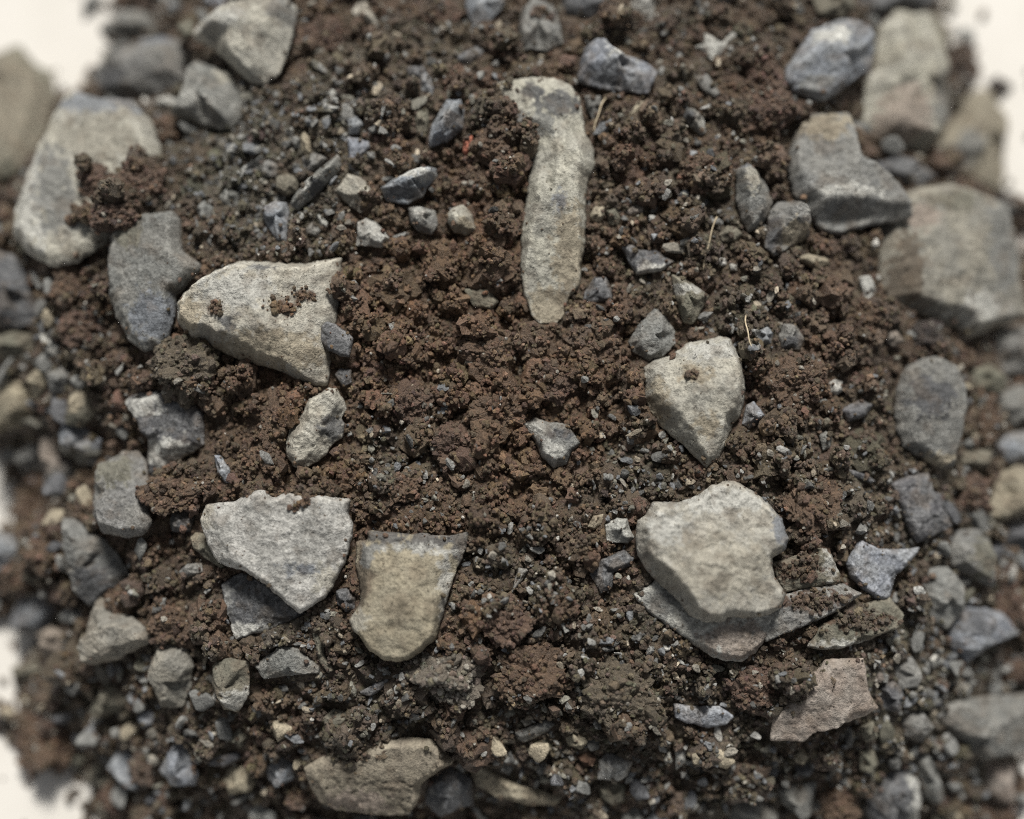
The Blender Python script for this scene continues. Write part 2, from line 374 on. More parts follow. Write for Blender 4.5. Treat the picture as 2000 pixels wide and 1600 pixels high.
 [1575,1264,1600,1222,1660,1186,1738,1166,1764,1198,1756,1226,1699,1249,1647,1266,1601,1270],dict(T=22,lift=30,e=2.6,p=[(1655,1258,80,9,'P'),(1670,1212,60,18,'W')])),
('slate_flake','S','blue grey slate flake with a pointed right tip right of the slabs',
 [1650,1095,1681,1053,1716,1072,1765,1072,1799,1068,1782,1094,1752,1122,1736,1174,1713,1171,1684,1151,1660,1128],dict(T=18,lift=26,e=2.6)),
('stone','D','dark grey slab under small grit at right, below the broad grey stone',
 [1739,944,1771,930,1814,924,1825,961,1848,1001,1860,1027,1819,1050,1790,1060,1779,1047,1765,1013],dict(T=24,lift=20)),
# ---- mid-size stones, upper half
('stone','S','blue grey block with dark lower face, above and right of the tall cream stone',
 [1127,161,1132,129,1141,95,1156,82,1184,80,1199,98,1236,112,1265,124,1285,141,1276,161,1268,184,1230,181,1190,178,1144,167],
 dict(T=50,lift=22,e=2.4,f=[(1120,142,1200,140,1.0),(1190,136,1290,156,1.2)],p=[(1170,165,60,16,'D'),(1245,175,40,12,'D'),(1210,115,30,16,'P')])),  # dark patches paint shade onto the lower face
('stone','S','small two-faced grey stone upright, left of the tall cream stone top',
 [871,195,900,195,908,218,905,253,877,276,839,290,836,273,842,247,857,221],dict(T=44,lift=20,e=2.4,f=[(838,292,898,210,1.1)],p=[(890,255,22,30,'D')])),  # dark patch stands for shade on the lower right face
('stone','O','small olive grey pebble touching the two-faced stone on its left',
 [813,218,834,213,839,233,834,259,816,259,808,239],dict(T=18,lift=8)),
('pebble','S','round pale blue pebble above a grey angular chip, upper left of centre',
 [678,233,698,227,710,244,701,262,681,264],dict(T=18,lift=10)),
('stone','S','grey angular chip below the round pale blue pebble',
 [678,266,721,276,724,288,710,305,707,319,693,336,681,331],dict(T=20,lift=10,p=[(702,320,14,14,'W')])),
('stone','G','leaning grey slab with a bright long upper edge and dark front',
 [658,302,667,311,664,334,641,359,615,385,583,411,566,400,572,385,595,357,630,325],dict(T=46,lift=22,e=2.6,f=[(570,402,668,322,1.5)],p=[(625,370,40,12,'D'),(600,362,16,14,'P')])),  # shade of the front face put in as a dark patch
('stone','B','small brownish square stone between two light-edged slabs',
 [678,339,704,345,727,371,747,385,744,397,719,408,704,417,681,402,653,374],dict(T=30,lift=14,f=[(650,375,740,392,.4)],p=[(725,395,24,16,'W')])),
('stone','S','grey slab with a white rough upper edge, nearest left of the reddish soil',
 [742,368,767,351,802,333,839,325,854,331,854,345,836,368,825,385,796,400,756,394],dict(T=40,lift=18,e=2.6,f=[(742,374,856,352,1.4)],p=[(795,380,50,14,'D'),(810,345,40,10,'P')])),  # dark patch adds painted shade below the ridge
('stone','S','blue grey smooth stone at the foot of the leaning slab',
 [509,409,538,391,560,397,566,412,560,475,543,472,517,437],dict(T=24,lift=12)),
('stone','G','grey pebble with dark base left of the cream round pebble',
 [796,406,819,403,851,412,855,437,845,460,819,455,802,437],dict(T=34,lift=12,f=[(800,440,850,430,.9)],p=[(825,420,20,14,'P')])),
('pebble','B','cream round pebble standing above the reddish soil',
 [871,423,882,406,905,400,923,420,930,449,911,460,888,455,874,435],dict(T=32,lift=14,rd=5,p=[(908,445,18,14,'T')])),
('stone','P','pale grey five-sided chip at the upper edge of the red soil',
 [696,435,716,426,736,435,763,466,747,484,724,481,696,481],dict(T=18,lift=14,e=2.4)),
('stone','G','thin sliver touching the pale five-sided chip on its right',
 [765,462,795,452,800,458,775,474],dict(T=9,lift=8)),
('pebble','P','tiny pale oval pebble below the small brownish square stone',
 [615,420,624,416,641,435,638,446,627,443],dict(T=11,lift=9)),
('pebble','G','tiny dark grey pebble left-below the tiny pale oval one',
 [593,450,610,432,628,450,620,465,600,462],dict(T=12,lift=7)),
('brick_chip','R','small red brick chip in soil left of the tall cream stone',
 [905,273,923,264,924,285,911,305,903,299],dict(T=14,lift=30)),
('stone','G','grey triangular chip leaning on the tall cream stone',
 [1020,210,1040,244,1038,259,1018,253,995,244],dict(T=16,lift=40,p=[(1000,246,10,10,'T')])),
('stone','G','grey chip squeezed between the tall stone and the blue block',
 [1141,187,1173,187,1178,207,1167,230,1158,236,1144,213],dict(T=18,lift=6)),
('stone','G','small mottled grey stone upper right of the tall cream stone',
 [1334,230,1340,210,1357,213,1374,230,1380,259,1368,265,1348,250],dict(T=22,lift=12,p=[(1345,235,12,14,'D'),(1372,235,10,20,'P')])),
('stone','P','pale blurred star-shaped flake near the top edge, right of centre',
 [1354,92,1374,86,1374,66,1397,75,1411,83,1426,63,1443,66,1420,89,1406,106,1391,121,1374,101],dict(T=12,lift=18)),
('stone','G','blurred grey flake under the pale star-shaped flake',
 [1357,150,1380,144,1408,184,1397,193,1374,178],dict(T=10,lift=12)),
('stone','T','small tan chip below the blue block',
 [1245,198,1262,198,1259,213,1242,230,1227,227],dict(T=12,lift=10)),
('stone','S','thin grey flake above an orange clod right of the tall stone',
 [1319,305,1342,293,1368,296,1354,310,1331,316],dict(T=10,lift=12)),
('stone','G','upright grey tapered stone, upper one of the pair left of the grey wedge',
 [1437,331,1460,319,1478,333,1498,365,1509,397,1500,423,1480,449,1460,454,1446,431,1437,388],dict(T=40,lift=20,f=[(1440,380,1508,395,.25)],p=[(1465,355,20,24,'B'),(1460,325,12,8,'S')])),
('stone','G','cube-like grey stone with dark left side under the upright tapered stone',
 [1503,414,1520,394,1555,394,1569,409,1581,437,1581,463,1549,481,1512,501,1492,483,1498,449],dict(T=52,lift=18,e=2.8,f=[(1512,440,1585,440,1.1),(1520,394,1512,502,1.3)],p=[(1550,462,30,20,'T'),(1503,460,12,40,'D')])),  # dark patch paints the shade of the left side
('pebble','T','left one of two tan knobbly pebbles right of the tall stone',
 [1150,423,1161,403,1181,403,1181,423,1173,435,1155,432],dict(T=16,lift=10)),
('pebble','O','right one of two tan knobbly pebbles right of the tall stone',
 [1183,412,1201,406,1213,426,1207,440,1190,440],dict(T=16,lift=10)),
('pebble','K','pinkish grey pebble right of the two knobbly pebbles',
 [1219,417,1236,400,1259,403,1259,417,1233,423],dict(T=14,lift=10)),
('slate_flake','D','dark slate flake with a pointed right end right of the tall stone',
 [1213,481,1236,478,1250,489,1282,489,1319,512,1291,530,1242,538,1230,518],dict(T=14,lift=12,p=[(1270,528,40,10,'P')])),
('stone','O','olive triangular stone pointing down above the beige heart-shaped stone',
 [1311,535,1331,541,1363,561,1386,578,1371,607,1354,633,1334,630,1322,599,1314,564],dict(T=32,lift=18,e=2.4,f=[(1325,545,1378,600,-.0),(1322,545,1338,635,.8)],p=[(1350,565,36,10,'P')])),
('stone','D','dark slate lump right of the tall stone lower end',
 [1141,570,1161,541,1184,541,1196,567,1196,587,1167,593,1138,587],dict(T=18,lift=7)),
('stone','G','grey faceted stone at the upper left corner of the heart-shaped stone',
 [1227,668,1248,630,1279,601,1302,616,1319,647,1319,670,1294,699,1268,705,1236,688],dict(T=34,lift=14,f=[(1230,680,1290,605,-.0),(1320,690,1290,610,.4)])),
('pebble','P','tiny cream pebble, left of a pair below a straw right of the slate flake',
 [1403,504,1417,504,1420,518,1406,521],dict(T=9,lift=8)),
('pebble','P','tiny white pebble, right of a pair below a straw',
 [1424,515,1440,515,1440,530,1426,530],dict(T=9,lift=8)),
('pebble','O','grey-green flat pebble below the upright grey tapered stone',
 [1403,458,1420,440,1437,443,1452,460,1434,475,1411,472],dict(T=16,lift=9)),
('pebble','S','small glinting grey stone above the heart-shaped stone right corner',
 [1477,647,1498,636,1512,650,1506,673,1480,676],dict(T=18,lift=9)),
('pebble','G','small grey stone with dark hollow, right of the glinting one',
 [1520,656,1529,633,1555,633,1572,662,1561,685,1526,682],dict(T=22,lift=9,p=[(1545,670,18,14,'D')])),
('stone','S','small blue pyramid stone touching the heart-shaped stone right side',
 [1449,829,1457,792,1472,783,1495,812,1483,829,1463,838],dict(T=28,lift=12,f=[(1450,815,1495,815,.9)],p=[(1470,830,18,10,'D')])),
# ---- mid-size stones, centre and lower half
('slate_flake','D','dark slate chip leaning on the wedge-shaped stone right end',
 [627,636,638,627,658,633,691,659,684,699,664,696,638,682,624,662],dict(T=14,lift=58,e=2.5)),
('slate_flake','D','small dark chip under the slate chip by the wedge-shaped stone',
 [653,731,664,719,687,722,687,748,670,757],dict(T=12,lift=18)),
('stone','B','beige oval stone with a dark patch, below the wedge-shaped stone',
 [558,866,566,838,589,812,604,777,624,769,641,757,658,757,673,783,676,803,667,817,673,826,670,855,650,866,641,884,621,901,595,917,575,912,560,895],dict(T=40,lift=16,e=1.7,f=[(600,910,640,765,.25)],p=[(652,838,24,22,'D'),(600,880,36,30,'B')])),
('stone','S','narrow blue sliver stuck in soil right of the dark hollow-sided stone',
 [417,889,431,889,449,915,451,944,440,944,426,927],dict(T=16,lift=12)),
('pebble','P','tiny sparkling white chip just above the pale speckled slab',
 [472,932,483,938,489,956,472,958],dict(T=9,lift=9)),
('stone','O','olive curved chip peeping out left of the pale speckled slab',
 [371,1050,380,1039,397,1042,423,1062,440,1108,431,1111,397,1088,377,1071],dict(T=16,lift=10,p=[(378,1050,10,22,'T')])),
('pebble','D','dark brownish pebble left of the pale speckled slab',
 [331,1019,339,996,368,990,382,1010,374,1039,336,1039],dict(T=20,lift=10)),
('pebble','G','blurred grey pebble below the dark brownish pebble',
 [348,1117,365,1102,394,1099,397,1117,362,1131],dict(T=14,lift=10)),
('stone','D','dark grey chip between the speckled slab and the tan dark-topped stone',
 [655,1154,678,1146,696,1166,693,1189,676,1197,658,1180],dict(T=18,lift=8)),
('stone','G','blurred grey slab below the charcoal slate piece',
 [497,1301,546,1261,578,1264,624,1301,624,1315,581,1318,515,1327],dict(T=18,lift=18)),
('stone','O','narrow olive splinter left of the tan dark-topped stone base',
 [607,1229,627,1238,635,1278,652,1310,641,1315,624,1295],dict(T=12,lift=14)),
('slate_flake','D','leaf-shaped slate flake below the tan dark-topped stone',
 [699,1353,727,1338,756,1324,762,1330,739,1353,722,1361],dict(T=8,lift=14)),
('stone','O','blurred olive stone above the big tan bottom slab',
 [630,1399,652,1384,687,1393,681,1427,641,1445],dict(T=18,lift=10)),
('stone','G','grey faceted stone with bright ridge in the middle of the soil',
 [1023,829,1043,815,1075,824,1110,829,1133,866,1115,887,1107,907,1081,918,1058,893,1042,860],dict(T=34,lift=16,e=2.4,f=[(1095,905,1040,825,.5),],p=[(1095,850,24,14,'D'),(1075,890,24,24,'P'),(1045,835,20,16,'P')])),  # pale and dark patches paint the lit and shaded sides of the ridge
('stone','P','small pale grey knob left of the largest cream stone',
 [1181,1025,1204,1010,1225,1013,1230,1033,1240,1050,1227,1062,1184,1059],dict(T=26,lift=14)),
('stone','T','tiny yellowish chip left of the small pale grey knob',
 [1144,1030,1158,1007,1179,1004,1176,1022,1161,1036],dict(T=12,lift=10)),
('stone','D','dark olive stone below the small pale grey knob',
 [1150,1119,1176,1091,1219,1073,1239,1091,1233,1105,1199,1119,1196,1148,1173,1160],dict(T=18,lift=6)),
('stone','G','thin grey splinter in dark soil right of the tan dark-topped stone',
 [1012,1108,1035,1111,1015,1142,997,1163],dict(T=10,lift=9)),
('stone','O','dull flat stone half sunk in red soil left of the tall stone lower end',
 [905,564,954,564,975,590,960,606,925,600],dict(T=10,lift=12)),
('slate_flake','S','blurred slate oval below the largest cream stone',
 [1314,1373,1351,1379,1406,1379,1434,1399,1420,1416,1380,1422,1342,1413,1317,1402],dict(T=14,lift=16)),
('stone','P','pale faceted grey stone near the bottom edge, right of centre',
 [1170,1485,1184,1468,1219,1479,1236,1488,1227,1514,1207,1525,1167,1522],dict(T=24,lift=16,p=[(1200,1475,36,8,'D')])),
('stone','O','olive grey stone just under the pale faceted one near the bottom',
 [1170,1537,1199,1525,1222,1534,1219,1566,1196,1574,1173,1557],dict(T=20,lift=10)),
('pebble','T','tan round pebble above the pale faceted bottom stone',
 [1104,1442,1121,1430,1144,1439,1150,1450,1135,1465,1110,1456],dict(T=16,lift=12)),
('stone','W','brown flat stone between the tan round pebble and the pale faceted stone',
 [1125,1478,1150,1466,1166,1480,1160,1494,1143,1498],dict(T=14,lift=12)),
('stone','G','blurred grey stone cut by the bottom edge right of centre',
 [1215,1585,1240,1575,1265,1590,1260,1620,1210,1620],dict(T=18,lift=12)),
('stone','P','left one of two pale shards near the bottom edge',
 [1294,1482,1307,1466,1314,1488,1302,1496],dict(T=9,lift=12)),
('stone','P','right larger one of two pale shards near the bottom edge',
 [1318,1465,1340,1462,1338,1490,1320,1505],dict(T=10,lift=14)),
('slate_flake','G','grey slate flake left of the tan round pebble',
 [1012,1445,1005,1430,1069,1404,1086,1413,1069,1430,1026,1450],dict(T=12,lift=12)),
('stone','T','long tan splinter right of the big tan bottom slab',
 [918,1505,940,1494,970,1512,1012,1534,1060,1545,1100,1558,1085,1573,1030,1572,970,1557,930,1532],dict(T=16,lift=22)),
('stone','D','dark blurred stone between the tan slab and the tan splinter',
 [835,1525,880,1495,920,1520,925,1570,860,1595,830,1570],dict(T=26,lift=6)),
# ---- right side, out of focus
('stone','O','olive grey stone behind the upright beige stone beside white ground',
 [1808,28,1840,30,1852,70,1849,100,1838,122,1820,95],dict(T=30,lift=14)),
('stone','D','dark stone cut by the top edge above the upright beige stone',
 [1670,-20,1830,-25,1825,12,1794,26,1751,15,1716,50,1684,38],dict(T=36,lift=10)),
('stone','O','blurred tan-grey stone on the top edge above the blue speckled stone',
 [1580,-15,1665,-15,1670,20,1640,38,1600,30],dict(T=30,lift=20)),
('stone','D','dark stone in the gap between the upright beige stone and broad stone',
 [1700,325,1750,300,1800,320,1830,345,1800,362,1745,352],dict(T=20,lift=0)),
('stone','T','small tan flat stone below the cube-like grey stone',
 [1549,506,1578,495,1618,504,1624,515,1595,527,1572,515],dict(T=14,lift=12)),
('stone','P','pale chip wedged left of the broad stone at right',
 [1676,541,1699,538,1710,564,1707,587,1690,593],dict(T=14,lift=12)),
('stone','K','pinkish small stone below the broad stone left corner',
 [1728,644,1751,644,1768,667,1745,679,1728,667],dict(T=16,lift=12)),
('stone','G','blurred grey stone cut by the right edge under the broad stone',
 [1929,667,1958,640,2020,636,2030,725,1958,731,1946,696],dict(T=34,lift=16)),
('stone','O','blurred olive stone right of the broad grey standing stone',
 [1889,725,1929,711,1958,728,1963,765,1935,775,1890,750],dict(T=30,lift=12)),
('stone','G','blurred grey stone on the right edge beside the brown clod',
 [1940,775,1990,750,2030,760,2030,830,1980,832,1950,805],dict(T=30,lift=14)),
('stone','S','blurred blue grey stone on the right edge above the tan round one',
 [1943,869,1972,846,2020,838,2030,905,1972,907,1957,892],dict(T=34,lift=14)),
('stone','O','blurred olive stone under the brown clod at right',
 [1880,875,1940,880,1934,910,1912,921,1877,907],dict(T=24,lift=12)),
('stone','T','tan rounded stone cut by the right edge, halfway down',
 [1926,987,1940,955,1958,921,1986,909,2030,915,2030,995,1972,1010,1949,1022,1926,1013],dict(T=40,lift=22)),
('stone','D','dark stone on the right edge below the tan rounded one',
 [1955,1030,2000,1014,2030,1020,2030,1080,1980,1078,1956,1056],dict(T=34,lift=8)),
('stone','G','blurred grey stone with a corner pointing down at right',
 [1863,1036,1929,1033,1940,1091,1940,1148,1900,1131,1857,1105,1854,1070],dict(T=34,lift=16,p=[(1910,1090,30,40,'O')])),
('stone','G','long blurred grey stone right of the slate flake',
 [1815,1110,1850,1105,1880,1140,1885,1190,1850,1230,1815,1210,1805,1160],dict(T=34,lift=14)),
('stone','S','dark blue stone with a bright lower edge at lower right',
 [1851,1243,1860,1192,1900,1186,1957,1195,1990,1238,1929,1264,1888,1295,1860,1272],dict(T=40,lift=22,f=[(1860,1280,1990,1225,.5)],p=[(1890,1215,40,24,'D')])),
('stone','G','large blurred grey stone at the lower right edge',
 [1834,1379,1871,1364,1957,1358,2015,1353,2030,1462,1972,1476,1914,1485,1888,1456,1857,1436,1837,1413],dict(T=46,lift=24)),
('stone','K','pinkish grey stone below the large blurred grey one at lower right',
 [1923,1491,1983,1485,1980,1565,1952,1571,1923,1548],dict(T=30,lift=12)),
('stone','D','dark oval stone with a light right rim on the bottom edge',
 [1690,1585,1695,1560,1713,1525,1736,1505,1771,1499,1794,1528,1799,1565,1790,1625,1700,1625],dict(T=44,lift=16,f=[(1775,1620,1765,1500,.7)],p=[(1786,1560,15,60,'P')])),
('stone','G','narrow grey stone right of the dark oval one at the bottom',
 [1785,1479,1808,1465,1828,1485,1843,1557,1828,1574,1805,1557],dict(T=30,lift=12)),
('pebble','P','tiny white pebble above the dark oval stone',
 [1745,1471,1759,1453,1768,1465,1759,1482],dict(T=12,lift=14)),
('stone','G','blurred grey wedge left of the brown ball on the bottom edge',
 [1518,1543,1538,1534,1595,1525,1587,1589,1555,1592,1526,1566],dict(T=34,lift=12)),
('stone','G','grey stone cut by the bottom edge below the pinkish slab',
 [1430,1560,1490,1560,1520,1590,1510,1625,1420,1625],dict(T=30,lift=10)),
('stone','O','lower of two olive pebbles under the pinkish L-shaped slab',
 [1679,1465,1707,1465,1716,1491,1702,1511,1679,1505],dict(T=20,lift=14)),
('stone','O','upper of two olive pebbles under the pinkish L-shaped slab',
 [1678,1420,1705,1408,1716,1440,1690,1452],dict(T=18,lift=16)),
('pebble','T','small tan pebble below the pinkish slab left end',
 [1552,1471,1569,1459,1581,1476,1569,1494,1552,1488],dict(T=16,lift=14)),
('stone','G','blurred grey stone below the lowest olive slab right tip',
 [1745,1300,1780,1280,1800,1310,1790,1345,1755,1350],dict(T=24,lift=10)),
('stone','D','dark stone right of the pinkish L-shaped slab',
 [1715,1340,1745,1325,1770,1360,1755,1395,1725,1385],dict(T=24,lift=6)),
('stone','G','grey stone between the pinkish slab and the narrow grey one',
 [1760,1400,1800,1385,1825,1420,1800,1450,1765,1440],dict(T=26,lift=10)),
# ---- left side, out of focus
('stone','S','pale blue topped stone, right one of three at the left edge',
 [118,840,127,818,150,823,173,840,198,858,196,886,184,910,155,907,127,886],dict(T=36,lift=22,f=[(120,850,198,868,.5)],p=[(150,835,40,14,'S'),(160,890,34,20,'O')])),
('stone','G','violet grey stone, middle one of three at the left edge',
 [80,849,109,843,124,889,152,921,150,935,127,947,86,927,78,884],dict(T=34,lift=16,p=[(110,880,30,40,'K')])),
('stone','G','grey stone, left one of three at the left edge',
 [28,885,58,862,83,870,85,922,45,924],dict(T=26,lift=10)),
('stone','O','olive tan stone above the pale blue topped stone at left',
 [132,782,141,762,161,760,178,777,187,811,161,837,129,828],dict(T=32,lift=12,p=[(150,785,20,20,'T')])),
('stone','T','blurred tan stone cut by the left edge, halfway down',
 [-30,745,20,740,45,745,58,765,60,800,45,830,0,845,-30,840],dict(T=36,lift=14)),
('stone','T','blurred tan stone leaning right of the one on the left edge',
 [54,739,72,716,95,722,86,762,66,785],dict(T=26,lift=18)),
('stone','G','blurred grey stone above the olive tan one at left',
 [90,730,118,712,137,735,125,765,100,772],dict(T=26,lift=12)),
('stone','P','pale finger-like pebble in soil at far left',
 [75,647,95,653,115,679,106,696,92,690],dict(T=16,lift=14)),
('pebble','T','yellowish small bead-like pebble left of the grey ear-shaped stone foot',
 [125,682,140,677,148,692,138,704,126,700],dict(T=14,lift=14)),
('stone','D','tall dark grey stone on the left edge under the big pale stone',
 [-30,480,30,500,55,540,65,570,78,620,45,640,-30,640],dict(T=40,lift=10)),
('stone','O','grey-green stone under the tall dark one on the left edge',
 [-30,650,30,640,70,650,66,690,10,705,-30,700],dict(T=30,lift=8)),
('stone','S','blue stone cut by the left edge beside white ground',
 [-30,1030,26,1047,35,1068,17,1100,-30,1130],dict(T=34,lift=14)),
('pebble','P','tiny pale pebble right of the blue stone on the left edge',
 [40,1053,57,1053,60,1066,44,1068],dict(T=12,lift=16)),
('stone','S','slate grey stone beside white gaps at the lower left edge',
 [20,1215,37,1169,83,1158,110,1190,100,1225,70,1240,35,1235],dict(T=36,lift=16)),
('stone','K','violet stone under the slate grey one at lower left',
 [70,1240,100,1222,127,1236,115,1272,85,1277],dict(T=24,lift=12)),
('stone','O','flat olive stone lying on white ground at lower left',
 [25,1302,70,1290,88,1310,55,1332,25,1327],dict(T=18,lift=6)),
('stone','O','olive triangular stone at lower left, below the pale block',
 [181,1370,201,1333,224,1341,256,1367,244,1384,196,1405,178,1393],dict(T=32,lift=18)),
('pebble','S','small round bluish pebble below the pale oval stone',
 [268,1403,275,1388,292,1385,303,1398,298,1418,280,1422],dict(T=20,lift=18)),
('stone','S','blue grey triangular stone near the bottom edge at left',
 [311,1505,334,1459,354,1450,371,1471,388,1511,382,1534,334,1531],dict(T=36,lift=22)),
('stone','S','narrow blue grey stone left of the blue grey triangular one',
 [213,1497,230,1462,250,1465,270,1522,270,1545,250,1540],dict(T=30,lift=16,f=[(255,1545,238,1462,.5)])),
('stone','O','olive stone beside white ground, left of the narrow blue stone',
 [167,1508,196,1485,224,1528,213,1543,175,1534],dict(T=26,lift=10)),
('slate_flake','D','dark slate blade above the pale tan pebble at bottom left',
 [403,1494,426,1476,466,1468,472,1479,440,1499],dict(T=12,lift=18)),
('pebble','T','pale tan rounded pebble near the bottom edge at left',
 [434,1525,449,1499,474,1494,500,1525,489,1548,449,1548],dict(T=30,lift=20)),
('stone','S','blue grey stone left of the big tan bottom slab',
 [523,1494,552,1474,575,1491,575,1522,543,1537,523,1520],dict(T=30,lift=14)),
('stone','P','small pale stone on the bottom edge under the pale tan pebble',
 [485,1575,505,1562,520,1580,512,1610,488,1612],dict(T=20,lift=10)),
('stone','O','small olive stone right-below the olive grey stone at lower left',
 [445,1445,468,1420,482,1440,470,1462],dict(T=16,lift=12)),
# ---- top edge, out of focus
('pebble','P','pale chip between the pale blocky stone and the grey ridged stone at left',
 [299,201,325,187,351,196,345,210,316,216],dict(T=16,lift=14)),
('stone','S','small blue stone on the top edge left of the pale blocky stone',
 [393,5,420,-14,442,3,420,22],dict(T=20,lift=14)),
('stone','G','grey stone cut by the top edge behind the pale blocky stone',
 [445,-25,520,-30,540,-8,480,10,445,10],dict(T=20,lift=8)),
('pebble','B','blurred cream pebble on the top edge among brown clods',
 [687,23,698,6,716,3,727,23,740,49,733,57,713,46,693,32],dict(T=22,lift=20)),
('stone','S','blurred blue grey stone on the top edge left of centre',
 [908,14,910,-15,975,-15,986,9,969,29,951,49,937,56,920,43],dict(T=30,lift=18)),
('stone','G','blurred tall grey stone near the top edge at centre',
 [1012,60,1018,20,1040,-5,1080,10,1095,50,1100,85,1070,100,1045,95,1018,100],dict(T=34,lift=18,p=[(1060,40,20,14,'W')])),
('stone','D','dark grey stone cut by the top edge right of centre',
 [1085,-25,1180,-25,1190,20,1150,40,1105,28],dict(T=30,lift=10)),
('stone','P','pale grey blurred stone on the top edge above the blue block',
 [1230,9,1247,-8,1276,-8,1279,23,1273,43,1259,40,1242,23],dict(T=24,lift=18)),
('stone','S','small blue chip above the two-faced grey stone',
 [819,147,839,141,848,172,845,187,822,178],dict(T=16,lift=12)),
('stone','D','dark small stone touching the small blue chip from above',
 [793,132,825,126,836,145,815,157,796,150],dict(T=16,lift=6)),
('stone','D','dark flat stone blurred between top edge and the tall cream stone',
 [890,110,930,90,945,100,925,125,898,128],dict(T=14,lift=10)),
('pebble','P','tiny white pebble among grey grit at upper left',
 [556,252,570,247,580,256,573,266,559,264],dict(T=10,lift=10)),
('pebble','T','tan finger-shaped pebble upright in grey grit at upper left',
 [585,270,594,257,605,268,610,300,598,305,588,292],dict(T=14,lift=12)),
('stone','G','dull grey stone below the tan finger-shaped pebble',
 [590,308,615,296,640,310,625,328,605,338,592,330],dict(T=16,lift=6)),
('pebble','O','rounded olive pebble in grit left of the leaning slab',
 [538,345,560,338,585,350,582,375,560,385,540,372],dict(T=18,lift=10)),
('pebble','G','grey pebble in grit above the rounded olive pebble',
 [505,325,525,312,545,322,540,345,515,350],dict(T=16,lift=10)),
('pebble','P','pale pebble beside brown grains at upper left, above the grit',
 [637,180,650,172,660,182,652,205,638,200],dict(T=12,lift=10)),
('stone','G','grey chip between the grey ear-shaped stone and the grit',
 [382,410,400,392,418,405,410,430,392,432],dict(T=16,lift=9)),
('stone','G','larger grey pale chip in the grit above the wedge-shaped stone',
 [425,385,445,365,470,378,465,402,440,408],dict(T=18,lift=9)),
('stone','D','dark stone right of the blue pyramid stone at right',
 [1640,800,1680,780,1706,790,1690,815,1655,825],dict(T=16,lift=8)),
('pebble','P','small pale grey pebble right of the reddish clod by the heart-shaped stone',
 [1618,748,1630,740,1646,745,1645,765,1630,775,1619,768],dict(T=14,lift=10)),
('pebble','O','tiny yellow-green bead right of the heart-shaped stone point',
 [1606,820,1616,815,1625,822,1622,833,1610,834],dict(T=10,lift=10)),
('pebble','G','small mottled pebble under the yellow-green bead',
 [1600,850,1614,842,1626,855,1622,875,1606,882],dict(T=14,lift=10)),
('slate_flake','D','thin dark splinter right of the largest cream stone top',
 [1653,915,1690,925,1712,940,1700,946,1665,932],dict(T=8,lift=12)),
]
